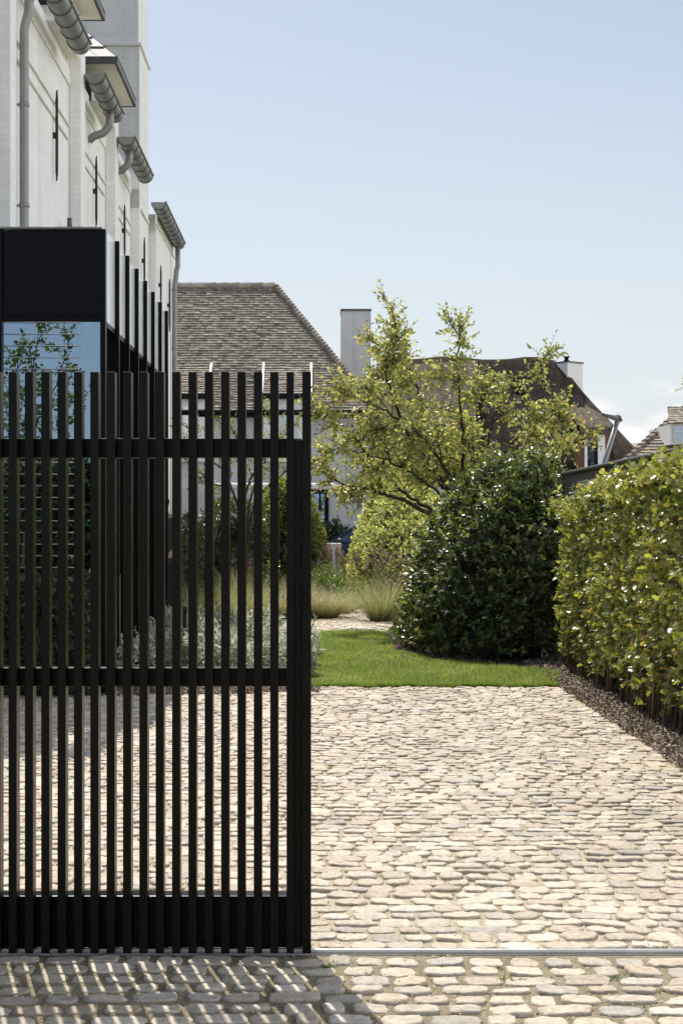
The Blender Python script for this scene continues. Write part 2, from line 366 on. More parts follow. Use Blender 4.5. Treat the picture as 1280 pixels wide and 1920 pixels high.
# ------------------------------------------------------------------ cobbles: every stone modelled
SC=[(.60,.525,.43),(.65,.57,.46),(.59,.51,.405),(.55,.50,.425),(.49,.45,.395),(.67,.61,.515),(.58,.49,.385)]
SW=[.27,.22,.16,.12,.02,.11,.1]
def cobbles(name, rows, keep=lambda x,y:True, big=1.0, lift=.0, joint=1.0):
    cx=[];cy=[];hw=[];hd=[];ro=[]
    y0,y1,xa,xb=rows
    y=y0; ph=random.uniform(0,6)
    while y<y1:
        d=random.uniform(.096,.130)*big
        x=xa-random.uniform(0,.2)
        while x<xb:
            w=random.choice((random.uniform(.095,.13),random.uniform(.12,.17),random.uniform(.14,.195)))*big
            yy=y+d/2+.018*math.sin(x*1.7+ph)+.012*math.sin(x*4.1+ph*2+y)+random.gauss(0,.005)
            g=random.uniform(.009,.022)*joint
            if keep(x+w/2,yy):
                cx.append(x+w/2);cy.append(yy);hw.append((w-g)/2);hd.append((d-random.uniform(.010,.022)*joint)/2*random.uniform(.86,1.04));ro.append(random.gauss(0,.055))
            x+=w
        y+=d; ph+=.35*random.random()
    n=len(cx);cx,cy,hw,hd,ro=map(np.array,(cx,cy,hw,hd,ro))
    K=16; th=np.linspace(0,2*math.pi,K,endpoint=False)
    ex=rng.uniform(3.2,8,n)[:,None]
    r=1/((np.abs(np.cos(th))[None]**ex+np.abs(np.sin(th))[None]**ex)**(1/ex))
    r=r*(1+rng.normal(0,.05,(n,K)))
    # skewed quarters, chipped corners
    sk=1+.08*rng.normal(0,1,(n,1))*np.cos(th+rng.uniform(0,6,(n,1))*1)+.06*rng.normal(0,1,(n,1))*np.cos(2*th+rng.uniform(0,6,(n,1)))
    r=np.clip(r*sk,.6,1.3)
    rings=[(.42,1.0),(.76,1.0),(.92,.90),(.985,.45),(1.0,-1.4)]
    h=rng.uniform(.004,.011,n)+.0035*np.sin(cx*2.3+1.1*np.sin(cy*1.3))*np.sin(cy*2.9+cx)
    V=[];
    tx=rng.normal(0,.04,n);ty=rng.normal(0,.05,n)
    co,si=np.cos(ro),np.sin(ro)
    def place(lx,ly,lz):
        X=cx[:,None]+lx*co[:,None]-ly*si[:,None]; Y=cy[:,None]+lx*si[:,None]+ly*co[:,None]
        return np.stack([X,Y,lz],2)
    V.append(place(np.zeros((n,1)),np.zeros((n,1)),(h+lift)[:,None]+rng.normal(0,.0015,(n,1))))
    for s,k in rings:
        lx=r*np.cos(th)*hw[:,None]*s; ly=r*np.sin(th)*hd[:,None]*s
        lz=lift+h[:,None]*k+(tx[:,None]*lx+ty[:,None]*ly)*(1 if k>0 else 0)+(rng.normal(0,.0019,(n,K)) if k>.2 else 0)
        V.append(place(lx,ly,lz*np.ones((n,K))))
    V=np.concatenate(V,1); m=V.shape[1]
    fs=[]
    for k in range(K): fs.append((0,1+k,1+(k+1)%K))
    for i in range(len(rings)-1):
        for k in range(K): fs.append((1+i*K+k,1+(i+1)*K+k,1+(i+1)*K+(k+1)%K,1+i*K+(k+1)%K))
    fl=np.concatenate([np.array(f) for f in fs]);tot=np.array([len(f) for f in fs])
    L=(fl[None]+(np.arange(n)*m)[:,None]).ravel()
    c=palette(n,SC,SW,.07)
    C=np.repeat(c[:,None,:],m,1)
    C[:,1+3*K:1+4*K]*=.92; C[:,1+4*K:]*=.62
    C=C*(1+rng.normal(0,.03,(n,m,1)))
    o=np_mesh(name,V.reshape(-1,3),L,np.tile(tot,n),M['stone'],None,C.reshape(-1,3),True)
    o['kind']='structure'; return o
def kd(x,y):
    if x<-.05: return y<14.05 if x<-2 else y<14.0+.14*(x+2)
    return x<2.36+.03*math.sin(y*5)+.02*math.sin(y*13)
cobbles('cobbled_driveway',(TRACK+.05,14.75,-3.6,2.42),kd)
cobbles('cobbled_forecourt',(3.9,TRACK-.06,-1.9,2.6),big=1.04,joint=1.55,lift=-.002)
def kp(x,y):
    if y<24: return x<1.02
    if y<25.4: return x<.45+(y-24)*.5+.5
    return .30+(y-25.8)*.12<x<1.3+(y-26)*.1
cobbles('garden_path',(22.45,29,-1.4,1.7),kp,joint=1.1)
# loose grit in the joints
acc=Acc(); n=26000
gy=4.2+ (rng.random(n)**1.5)*9.0; gxv=rng.uniform(-1.9,2.4,n)
P=np.stack([gxv,gy,np.full(n,.0)],1)
leaves(acc,P,unit(rng.normal(0,1,(n,3))*np.array([1,1,.3])),unit(rng.normal(0,.5,(n,3))+np.array([0,0,1.])),rng.uniform(.004,.013,n),palette(n,[(.46,.40,.29),(.55,.48,.37),(.36,.30,.22),(.24,.2,.14)],None,.15),SIMPLE,1.4)
o=acc.build('sand_grit',M['chip']); tag(o,kind='stuff',label='loose pale grit and sand lying in the joints of the cobbles',cat='grit')
# ------------------------------------------------------------------ lawn
def inpoly(x,y,poly):
    c=np.zeros(len(x),bool); j=len(poly)-1
    for i in range(len(poly)):
        xi,yi=poly[i];xj,yj=poly[j]
        c^=((yi>y)!=(yj>y))&(x<(xj-xi)*(y-yi)/(yj-yi+1e-12)+xi); j=i
    return c
LAWN=[(-.05,14.82),(2.36,14.82),(2.45,15.3),(2.60,16.2),(2.15,16.9),(1.45,17.8),(.98,19.0),(1.0,22.4),(-.35,22.4),(-.1,16.5)]
n=170000
x=rng.uniform(-.4,2.7,n); y=14.78+rng.random(n)**1.25*7.7
k=inpoly(x,y,LAWN); x=x[k];y=y[k];n=len(x)
pat=.5+.5*np.sin(x*3.1+1.3*np.sin(y*1.7))*np.sin(y*2.3+x)
acc=Acc()
B=np.stack([x,y,np.full(n,-.004)],1)
hl=rng.uniform(.028,.07,n)*(.6+.6*pat); pp=pat+rng.normal(0,.18,n)+.25*np.sin(x*11+y*4)*np.sin(y*9-x*3)
for kk,cl,ww in ((pp<.42,[(.25,.31,.095),(.32,.37,.12),(.41,.44,.18),(.50,.47,.28)],[.33,.32,.22,.13]),(pp>=.42,[(.20,.27,.07),(.26,.33,.09),(.33,.39,.12),(.11,.17,.035)],[.35,.33,.2,.12])):
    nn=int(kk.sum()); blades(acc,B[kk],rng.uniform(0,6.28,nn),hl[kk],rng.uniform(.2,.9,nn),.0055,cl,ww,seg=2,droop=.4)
# ragged fringe hanging over the stones
n=7000; xf=rng.uniform(-.05,2.36,n); B=np.stack([xf,14.76+.05*np.sin(xf*9)+.03*np.sin(xf*23)+np.abs(rng.normal(0,.06,n)),np.full(n,0.)],1)
blades(acc,B,rng.uniform(0,6.28,n),rng.uniform(.03,.075,n),rng.uniform(.2,1,n),.005,[(.14,.22,.035),(.2,.28,.045),(.3,.32,.1)],[.4,.4,.2],seg=3)
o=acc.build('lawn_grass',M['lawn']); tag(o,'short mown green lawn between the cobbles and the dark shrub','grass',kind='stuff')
# ------------------------------------------------------------------ mulch along the hedge and under the plants
acc=Acc(); n=15000
x=2.37+np.abs(rng.normal(0,.22,n)); y=rng.uniform(8.0,17.5,n)
x2=rng.uniform(-2.0,.0,3000); y2=14.0+.14*(x2+2)+np.abs(rng.normal(0,.3,3000))
x3=rng.uniform(1.0,3.2,3000); y3=17.2+rng.random(3000)*3
x=np.concatenate([x,x2,x3]);y=np.concatenate([y,y2,y3]);n=len(x)
leaves(acc,np.stack([x,y,rng.uniform(-.004,.022,n)],1),unit(rng.normal(0,1,(n,3))*np.array([1,1,.45])),unit(rng.normal(0,.6,(n,3))+np.array([0,0,1.])),rng.uniform(.012,.04,n),palette(n,[(.27,.215,.165),(.35,.285,.225),(.17,.13,.10),(.45,.38,.30)],None,.2),SIMPLE,1.1)
o=acc.build('bark_mulch',M['chip']); tag(o,'brown bark mulch strewn between the cobbles and the leafy hedge','mulch',kind='stuff')
# ================================================================== GATE
GY=5.53
g=thing('sliding_gate','black metal sliding gate of upright slats standing half open across the cobbled drive','gate',(-.9,GY+.06,0))
zt=gz(697,GY); zb=gz(1788,GY)
X1=gx(583,GY)
def slat(xl,xr,y0=GY,y1=GY+.064):
    MB().box(xl,xr,y0,y1,zb,zt).build('slat',M['gate'],g,bevel=.002)
pitch=.0605; xs0=gx(537,GY); k=0
while xs0-k*pitch>-2.1:
    w=.0305 if k else .027
    slat(xs0-k*pitch,xs0-k*pitch+w); k+=1
XL=xs0-(k-1)*pitch-.02
MB().box(gx(566.5,GY),X1,GY-.002,GY+.105,zb,zt+.001).build('end_post',M['gate'],g,bevel=.003)
MB().box(gx(550,GY)+.0005,gx(568,GY)-.001,GY+.018,GY+.075,zb+.02,gz(824,GY)).build('guide_post',M['gate'],g,bevel=.003)
RB=GY+.0655
for (p0,p1,nm) in ((822,858,'top_rail'),(1252,1287,'middle_rail')):
    MB().box(XL,gx(565,GY),RB,RB+.07,gz(p1,RB),gz(p0,RB)).build(nm,M['gate'],g,bevel=.003)
MB().box(XL,gx(565,GY),RB,RB+.085,gz(1777,RB),gz(1680,RB)).build('bottom_beam',M['gate'],g,bevel=.003)
for wx in (-.35,-1.5):
    w=MB(); w.tube([(wx,RB+.03,.03),(wx,RB+.055,.03)],.028,16); w.build('roller',M['steel'],g)
mb=MB(); mb.tube([(-4.5,TRACK,.010),(5.5,TRACK,.010)],.008,10); mb.box(-4.5,5.5,TRACK-.010,TRACK+.010,-.03,.002)
tag(mb.build('gate_track',M['steel']),'long steel gate rail set across the cobbles at the foot of the black gate','rail')
# ================================================================== WHITE BUILDING ON THE LEFT
WX=-3.15; PX=-3.0; Y0=14.75; Y1=31.3; ZE=7.25
b=thing('white_building','tall white painted brick building with buttresses, iron wall ties and zinc gutters on the left','building',(-5,24,0))
# side wall (real thickness) with the gable end toward the gate
mb=MB(); mb.box(WX-.35,WX,Y0+.3,Y1,-.1,ZE+.25); mb.build('side_wall',M['wallY'],b)
mb=MB(); W0=-10.0; mb.add([(W0,Y0,-.1),(WX+.11,Y0,-.1),(WX+.11,Y0,ZE+.1),(WX-.4,Y0,ZE+.9),(-6.6,Y0,11.4),(W0,Y0,7.4),(W0,Y0+.3,-.1),(WX+.11,Y0+.3,-.1),(WX+.11,Y0+.3,ZE+.1),(WX-.4,Y0+.3,ZE+.9),(-6.6,Y0+.3,11.4),(W0,Y0+.3,7.4)],
 [(0,1,2,3,4,5),(11,10,9,8,7,6),(1,7,8,2),(2,8,9,3),(3,9,10,4),(4,10,11,5),(0,5,11,6),(0,6,7,1)]); mb.build('gable_wall',M['wallX'],b)
mb=MB(); mb.box(W0,WX-.36,Y1-.3,Y1-.01,-.1,ZE+.2); mb.build('rear_wall',M['wallX'],b)
mb=MB(); mb.add([(WX-.02,Y0+.31,ZE+.28),(WX-.02,Y1,ZE+.28),(-6.6,Y1,11.6),(-6.6,Y0+.31,11.6),(W0,Y0+.31,7.6),(W0,Y1,7.6)],[(0,1,2,3),(3,2,5,4)]); mb.build('roof',M['slate'],b)
# buttresses; the third carries the chimney
piers=[(18.9,19.25),(22.1,22.45),(25.1,26.4),(27.65,31.25)]
tops=[7.9,7.9,7.45,7.2]
for i,((a,c),t) in enumerate(zip(piers,tops)):
    MB().box(WX+.001,PX,a,c,-.1,t).build('buttress',M['wallX'],b,bevel=.012)
# shallow raised panels under the eaves
bays=[(Y0+.32,18.85),(19.3,22.05),(22.5,25.05),(26.45,27.55)]
for i,(a,c) in enumerate(bays):
    zc=ZE-.62
    MB().box(WX+.001,WX+.028,a,c,zc-.011,zc+.011).build('string_course',M['plaster'],b,bevel=.004)
    MB().box(WX+.001,WX+.028,a,c-.1,zc-.20,zc-.18).build('string_course',M['plaster'],b,bevel=.004)
    MB().box(WX+.001,WX+.02,a,c,ZE-.10,ZE+.1).build('eaves_board',M['plaster'],b,bevel=.006)
# iron wall ties
for (px,pt,pb) in ((107,168,340),(181,292,425),(234,383,482),(271,445,533),(302,497,572),(318,523,622)):
    wx=WX if px<250 else PX; Y=-F*(wx+.045)/(VX-px)
    zt_,zb_=gz(pt,Y),gz(pb,Y); zm=(zt_+zb_)/2; x=wx+.045
    m_=MB(); m_.tube([(x,Y+.03,zt_),(x,Y,zt_-.03),(x,Y,zt_-.12),(x,Y,zm),(x,Y,zb_+.12),(x,Y,zb_+.03),(x,Y-.03,zb_)],[.008,.011,.017,.018,.017,.011,.008],8)
    m_.box(wx,x+.014,Y-.016,Y+.016,zm-.035,zm+.035); m_.build('wall_tie',M['iron'],b)
# half-round zinc gutters in four lengths
GXc=-2.86; GZ=ZE+.13; GR=.125
def gutter(a,c):
    n=10; m_=MB(); vs=[];fs=[]
    for j,y in enumerate((a,c)):
        for k in range(n+1):
            t=math.pi+math.pi*k/n; vs.append((GXc+GR*math.cos(t),y,GZ+GR*math.sin(t)))
        for k in range(n,-1,-1):
            t=math.pi+math.pi*k/n; vs.append((GXc+(GR-.006)*math.cos(t),y,GZ+(GR-.006)*math.sin(t)))
    q=2*(n+1)
    for k in range(q): k2=(k+1)%q; fs.append((k,k2,q+k2,q+k))
    m_.add(vs,fs,True)
    for y in (a,c): m_.add([(GXc+GR*math.cos(math.pi+math.pi*k/n),y+(.002 if y==a else -.002),GZ+GR*math.sin(math.pi+math.pi*k/n)) for k in range(n+1)],[tuple(range(n+1))])
    m_.tube([(GXc+GR+.008,a,GZ+.004),(GXc+GR+.008,c,GZ+.004)],.014,8)
    gu=m_.build('gutter',M['zinc'],b)
    y=a+.06
    while y<c:
        s=MB(); s.tube([(GXc+(GR+.004)*math.cos(math.pi+math.pi*k/n),y,GZ+(GR+.004)*math.sin(math.pi+math.pi*k/n)) for k in range(n+1)]+[(GXc+GR+.02,y,GZ+.02)],.009,6)
        s.build('strap',M['zincdark'],gu); y+=.40
    return gu
g1=gutter(Y0-.25,17.95); g2=gutter(19.1,21.0); g3=gutter(22.2,24.7); g4=gutter(26.7,30.65)
def outlet(y,p):
    m_=MB(); m_.tube([(GXc,y,GZ-GR+.02),(GXc,y,GZ-.24),(GXc-.02,y,GZ-.32),(GXc-.1,y,GZ-.40),(GXc-.22,y,GZ-.44),(WX+.0,y,GZ-.5)],.055,12); m_.build('outlet_bend',M['zinc'],p)
outlet(20.5,g2); outlet(22.6,g3)
# downpipes
yd=15.55
m_=MB(); m_.tube([(GXc,yd,GZ-.1),(GXc-.01,yd,GZ-.16),(GXc-.06,yd,GZ-.21),(-2.99,yd,GZ-.27),(-3.01,yd,GZ-.34),(-3.012,yd,GZ-.40),(-3.02,yd,GZ-.46),(-3.05,yd,GZ-.56),(-3.06,yd,GZ-.64),(-3.06,yd,GZ-1.1),(-3.06,yd,3.0),(-3.06,yd,.0)],.048,14)
dp=m_.build('downpipe',M['zinc'],b)
for z in (5.98,4.93):
    s=MB(); s.lathe([(.049,-.025),(.056,-.02),(.056,.02),(.049,.025)],(-3.06,yd,z),14); s.box(WX,-3.06,yd-.012,yd+.012,z-.01,z+.01); s.build('pipe_bracket',M['zinc'],dp)
yd=30.4
MB().box(PX+.001,PX+.02,27.65,31.2,ZE-.1,ZE+.1).build('eaves_board',M['plaster'],b,bevel=.006)
m_=MB(); m_.tube([(GXc,yd,GZ-.1),(GXc,yd,GZ-.5),(GXc-.03,yd,GZ-.62),(GXc-.04,yd,GZ-.76),(-2.92,yd,GZ-.86),(-2.925,yd,GZ-1.0),(-2.925,yd,2.5),(-2.925,yd,0)],.052,12)
dp=m_.build('downpipe',M['zinc'],b)
for z in (6.4,5.2,3.6):
    s=MB(); s.lathe([(.053,-.025),(.062,-.02),(.062,.02),(.053,.025)],(-2.925,yd,z),12); s.build('pipe_bracket',M['zinc'],dp)
m_=MB(); m_.tube([(-3.03,18.2,gz(428,18.2)),(-3.03,18.2,gz(409,18.2))],.03,10); m_.build('vent_pipe',M['zincdark'],b)
# dormers with little slate roofs above the first two buttresses
def dormer(a,c,z0):
    d=MB(); d.box(-4.2,PX+.002,a,c,ZE+.2,z0); dm=d.build('dormer',M['plaster'],b)
    MB().box(PX-.6,PX-.12,a-.012,a+.001,z0-.42,z0-.05).build('dormer_window',M['room'],dm)
    e=.30; ex=PX+.24; x0=-4.6
    m=MB(); m.box(x0,ex,a-e,c+e,z0,z0+.055); m.build('soffit',M['plaster'],dm)
    m=MB(); m.box(ex+.001,ex+.04,a-e-.03,c+e+.03,z0-.008,z0+.066); m.box(x0,ex,a-e-.03,a-e-.001,z0-.008,z0+.066); m.box(x0,ex,c+e+.001,c+e+.03,z0-.008,z0+.066); m.build('roof_edge',M['zincdark'],dm)
    # hipped slates, laid course by course
    acc=Acc(); ym=(a+c)/2; hw=(c-a)/2+e+.02; H=1.15; 
    apex=np.array([ex-1.1,ym,z0+.07+H])
    def slope(p,q,top):
        p=np.array(p);q=np.array(q);rows=6
        nrm=np.cross(q-p,top-p); nrm=nrm/np.linalg.norm(nrm)
        if nrm[2]<0: nrm=-nrm
        for r in range(rows):
            t0,t1=r/rows,(r+1.25)/rows
            l0=p+(top-p)*t0;r0=q+(top-q)*t0; l1=p+(top-p)*min(t1,1);r1=q+(top-q)*min(t1,1)
            n=max(1,int(np.linalg.norm(r0-l0)/.28))
            for i in range(n):
                s0,s1=(i+.02)/n,(i+.98)/n
                v=[l0+(r0-l0)*s0+nrm*.022,l0+(r0-l0)*s1+nrm*.022,l1+(r1-l1)*s1+nrm*.004,l1+(r1-l1)*s0+nrm*.004,l0+(r0-l0)*s0,l0+(r0-l0)*s1]
                c_=palette(1,[(.16,.16,.17),(.22,.22,.22),(.12,.12,.13)],None,.1)
                acc.add(np.array(v),[0,1,2,3,4,5,1,0],[4,4],np.repeat(c_,6,0))
    lz=z0+.075
    A=(ex+.03,ym-hw,lz);B_=(ex+.03,ym+hw,lz)
    slope(A,B_,apex)
    bk=np.array([x0,ym,z0+.07+H])
    # side toward the gate and far side run back to the main roof
    for yy,s in ((ym-hw,1),(ym+hw,-1)):
        p=np.array([x0,yy,lz]);q=np.array([ex+.03,yy,lz])
        rows=6; nrm=unit(np.cross(q-p,apex-p)); 
        if nrm[2]<0:nrm=-nrm
        for r in range(rows):
            t0,t1=r/rows,min(1,(r+1.25)/rows)
            l0=p+(bk-p)*t0;r0=q+(apex-q)*t0;l1=p+(bk-p)*t1;r1=q+(apex-q)*t1
            n=max(2,int(np.linalg.norm(r0-l0)/.26))
            for i in range(n):
                s0,s1=(i+.02)/n,(i+.98)/n
                v=[l0+(r0-l0)*s0+nrm*.022,l0+(r0-l0)*s1+nrm*.022,l1+(r1-l1)*s1+nrm*.004,l1+(r1-l1)*s0+nrm*.004,l0+(r0-l0)*s0,l0+(r0-l0)*s1]
                c_=palette(1,[(.20,.20,.21),(.26,.26,.26),(.15,.15,.16)],None,.1)
                acc.add(np.array(v),[0,1,2,3,4,5,1,0],[4,4],np.repeat(c_,6,0))
    acc.build('slate_roof',M['slate'],dm)
dormer(17.3,18.75,8.0+.05)
dormer(20.55,22.0,7.86)
# chimney stack on the third buttress
m=MB(); zc=gz(80,25.1)
m.box(-4.05,PX,25.1,26.4,7.451,zc); m.box(-4.05,PX-.02,25.12,26.38,zc,zc+4); m.build('chimney',M['wallX'],b,bevel=.01)
m=MB(); m.box(-4.09,PX+.035,25.06,26.44,zc-.06,zc+.0); m.build('chimney_band',M['wallX'],b,bevel=.015)
MB().box(PX+.001,PX+.03,25.2,26.3,6.9,6.95).build('string_course',M['plaster'],b)
# recessed window heads beside the last two buttresses
for (a,zt_) in ((25.1,gz(353,25.1)),(27.6,gz(400,27.6))):
    m=MB(); m.box(WX+.01,PX-.005,a-.03,a-.002,zt_-.32,zt_-.02); m.build('window_head',M['concrete'],b)
# ================================================================== GLAZED EXTENSION
EX=-2.04; EY=14.3; EZ=4.44; EB=20.3
e=thing('glazed_extension','low black metal and glass extension with pale side panels between black fins','extension',(-2.6,17,0))
MB().box(-3.02,EX,EY+.02,EY+.06,gz(597,EY)+.02,EZ-.015).build('fascia',M['black'],e,bevel=.004)
MB().box(gx(188,EY),EX+.002,EY,EY+.1,-.05,EZ).build('corner_post',M['black'],e,bevel=.004)
MB().box(-3.09,-3.03,EY,EY+.1,-.05,EZ).build('corner_post',M['black'],e,bevel=.004)
m=MB(); m.box(-3.09,EX-.032,EY-.006,EB,EZ+.001,EZ+.02); m.build('roof',M['zinc'],e,bevel=.004)
MB().box(-3.02,gx(188,EY),EY+.03,EY+.09,gz(597,EY)-.025,gz(597,EY)+.018).build('window_frame',M['black'],e)
MB().box(-3.02,gx(188,EY),EY+.03,EY+.09,-.05,.12).build('window_sill',M['black'],e)
MB().box(-3.03,gx(187.8,EY),EY+.05,EY+.06,.12,gz(597,EY)-.025).build('front_glass',M['glass'],e)
MB().box(gx(176,EY),gx(187,EY),EY+.16,EY+.2,.1,gz(597,EY)).build('blind_guide',M['zinc'],e)
m=MB(); z=.3
while z<gz(600,EY):
    m.tube([(-3.02,EY+.02,z),(gx(150,EY),EY+.02,z)],.003,5); z+=.112
m.build('front_wires',M['steel'],e)  # thin wires added before the glass to draw its pale lines
MB().box(-3.08,-2.16,EY+.5,EY+.53,0,3.5).build('depth_sheet',M['room'],e)  # dark sheet put in for the black depth behind the front glass
# side: pale panels above, recessed glass below, black fins through both
zp=gz(603,14.39)
MB().box(EX-.03,EX,EY+.101,EB,zp,EZ+.0).build('side_panel',M['panel'],e)
MB().box(EX-.08,EX+.004,EY+.101,EB,zp-.05,zp-.002).build('panel_rail',M['black'],e)
MB().box(EX-.10,EX-.09,EY+.101,EB,.05,zp-.05).build('side_glass',M['glassdark'],e)
for i,Y in enumerate((14.97,15.77,16.58,17.40,18.21,19.04,19.83)):
    f_=MB(); f_.box(EX+.001,EX+.044,Y,Y+.05,zp-.06,EZ+.01); f_.box(EX-.085,EX+.044,Y,Y+.05,0,zp-.06-.001); f_.build('fin',M['black'],e,bevel=.002)
    if i<6: MB().box(EX-.085,EX-.04,Y+.06,Y+.75,.05,1.08).build('lower_panel',M['olive'],e)
MB().box(-3.1,EX-.1,EB-.05,EB,0,EZ-.02).build('rear_wall',M['black'],e)
MB().box(-3.12,EX-.11,EY+.55,EB-.06,-.02,.02).build('floor_slab',M['room'],e)
# ================================================================== TILED WHITE HOUSE
HY=47.0; ZEV=gz(770,HY); RY=51.0; ZR=gz(537,RY); XR=gx(515,RY); XE=gx(706,HY); XL=-14.0
h=thing('tiled_house','white house with a steep brown tiled roof, dormers and tall white chimney behind the gate','house',(-5,HY+4,0))
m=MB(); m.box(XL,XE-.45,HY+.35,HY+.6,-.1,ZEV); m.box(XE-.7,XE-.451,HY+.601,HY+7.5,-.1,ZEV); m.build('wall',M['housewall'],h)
def tile_slope(acc,pl,pr,tl,tr,rows,tw=.17,lip=.045):
    pl,pr,tl,tr=[np.array(v,float) for v in (pl,pr,tl,tr)]
    nrm=unit(np.cross(pr-pl,tl-pl)); 
    if nrm[2]<0:nrm=-nrm
    V=[];C=[];base=[]
    for r in range(rows):
        t0,t1=r/rows,min(1,(r+1.2)/rows)
        l0=pl+(tl-pl)*t0;r0=pr+(tr-pr)*t0;l1=pl+(tl-pl)*t1;r1=pr+(tr-pr)*t1
        n=max(1,int(np.linalg.norm(r0-l0)/tw)); off=.5*(r%2)/n
        for i in range(n+1):
            s0=max(0,(i-off*n+.0)/n);s1=min(1,(i+1-off*n-.03)/n)
            if s1<=s0+.002: continue
            li=lip*random.uniform(.75,1.25)+random.gauss(0,.004)
            a=l0+(r0-l0)*s0;b_=l0+(r0-l0)*s1;c=l1+(r1-l1)*s1;d=l1+(r1-l1)*s0
            V+= [a+nrm*li,b_+nrm*(li+random.gauss(0,.003)),c+nrm*.005,d+nrm*.005,a-nrm*.01,b_-nrm*.01]; base.append(1)
    n=len(base); V=np.array(V); k=np.arange(n)*6
    L=(np.array([0,1,2,3,4,5,1,0])[None]+k[:,None]).ravel()
    c=palette(n,[(.35,.305,.25),(.40,.35,.29),(.28,.24,.20),(.32,.275,.225),(.20,.175,.15)],[.32,.22,.22,.18,.06],.10)
    cc=np.repeat(c[:,None],6,1); cc[:,4:]*=.45
    acc.add(V,L,np.tile([4,4],n),cc.reshape(-1,3))
acc=Acc()
tile_slope(acc,(XL,HY,ZEV),(XE,HY,ZEV),(XL,RY,ZR),(XR,RY,ZR),50)
acc.build('front_roof_slope',M['tile'],h)
acc=Acc(); tile_slope(acc,(XE,HY,ZEV),(XE,HY+8,ZEV),(XR,RY,ZR),(XR,RY+.01,ZR),50); acc.build('hip_roof_slope',M['tile'],h)
m=MB(); m.add([(XL,HY+8,ZEV),(XE,HY+8,ZEV),(XR,RY,ZR),(XL,RY,ZR)],[(0,1,2,3)]); m.build('rear_roof_slope',M['slate'],h)
# hip and ridge tiles
acc=Acc(); A=np.array([XE,HY,ZEV]);Bp=np.array([XR,RY,ZR]); n=44
for i in range(n):
    p=A+(Bp-A)*(i/n);q=A+(Bp-A)*((i+1.15)/n)
    twig_tube(acc,[p+np.array([0,-.02,.05]),q+np.array([0,-.02,.01])],[.11,.085],palette(1,[(.3,.26,.21),(.38,.33,.27),(.24,.2,.17)],None,.1)[0],8)
for i in range(32):
    p=np.array([XR-i*.4,RY,ZR+.03]);q=np.array([XR-(i+1.05)*.4,RY,ZR+.02])
    twig_tube(acc,[p,q],[.12,.11],palette(1,[(.42,.38,.32),(.48,.43,.37),(.34,.3,.25)],None,.1)[0],8)
acc.build('ridge_tiles',M['tile'],h)
m=MB(); m.tube([(XL,HY-.06,ZEV-.06),(XE+.05,HY-.06,ZEV-.06)],.085,8); m.box(XL,XE-.1,HY-.02,HY+.35,ZEV-.2,ZEV-.06); m.build('gutter',M['black'],h)
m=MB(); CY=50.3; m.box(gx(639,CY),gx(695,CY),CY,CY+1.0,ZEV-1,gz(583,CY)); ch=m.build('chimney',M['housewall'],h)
m=MB(); m.box(gx(638,CY),gx(696,CY),CY-.04,CY+1.04,gz(583,CY),gz(581,CY)+.03); m.build('chimney_cap',M['zincdark'],ch)
# shed dormers breaking the eaves
for (pl,pr,nm) in ((300,390,0),(491,583,1)):
    DY=HY-.12; xl,xr=gx(pl,DY),gx(pr,DY); zt_=gz(741,DY); YB=48.45; ztop=gz(684,YB)
    d=MB(); d.box(xl+.05,xr-.05,DY+.1,DY+.55,ZEV-1.6,zt_); d.add([(xr-.06,DY+.1,ZEV-.1),(xr-.06,YB,ztop-.05),(xr-.06,DY+.1,zt_)],[(0,1,2)]); d.add([(xl+.06,DY+.1,ZEV-.1),(xl+.06,YB,ztop-.05),(xl+.06,DY+.1,zt_)],[(0,2,1)])
    dm=d.build('dormer',M['white'],h)
    acc=Acc(); tile_slope(acc,(xl,DY-.1,zt_+.03),(xr,DY-.1,zt_+.03),(xl,YB,ztop),(xr,YB,ztop),13); acc.build('dormer_roof',M['tile'],dm)
    MB().box(xl-.02,xr,DY-.16,DY+.1,zt_-.12,zt_+.02).build('dormer_gutter',M['black'],dm)
    for xx in (xl,xr): 
        v=MB(); v.add([(xx-.035,DY-.1,zt_+.02),(xx+.035,DY-.1,zt_+.02),(xx+.035,YB,ztop+.02),(xx-.035,YB,ztop+.02),(xx-.035,DY-.1,zt_+.10),(xx+.035,DY-.1,zt_+.10),(xx+.035,YB,ztop+.09),(xx-.035,YB,ztop+.09)],[(0,3,2,1),(4,5,6,7),(0,1,5,4),(1,2,6,5),(2,3,7,6),(3,0,4,7)]); v.build('dormer_parapet',M['white'],dm)
    wl,wr=(gx(341,DY),gx(372,DY)) if nm==0 else (gx(521,DY),gx(562,DY))
    w=MB()
    z0,z1=ZEV-1.35,zt_-.3
    w.box(wl,wl+.06,DY+.06,DY+.099,z0,z1);w.box(wr-.06,wr,DY+.06,DY+.099,z0,z1);w.box(wl+.06,wr-.06,DY+.06,DY+.099,z1-.06,z1);w.box((wl+wr)/2-.03,(wl+wr)/2+.03,DY+.06,DY+.099,z0,z1-.06)
    wf=w.build('window',M['white'],dm); MB().box(wl+.06,wr-.06,DY+.085,DY+.097,z0,z1-.06).build('pane',M['bluepane'] if 'bluepane' in M else M['glassdark'],wf)
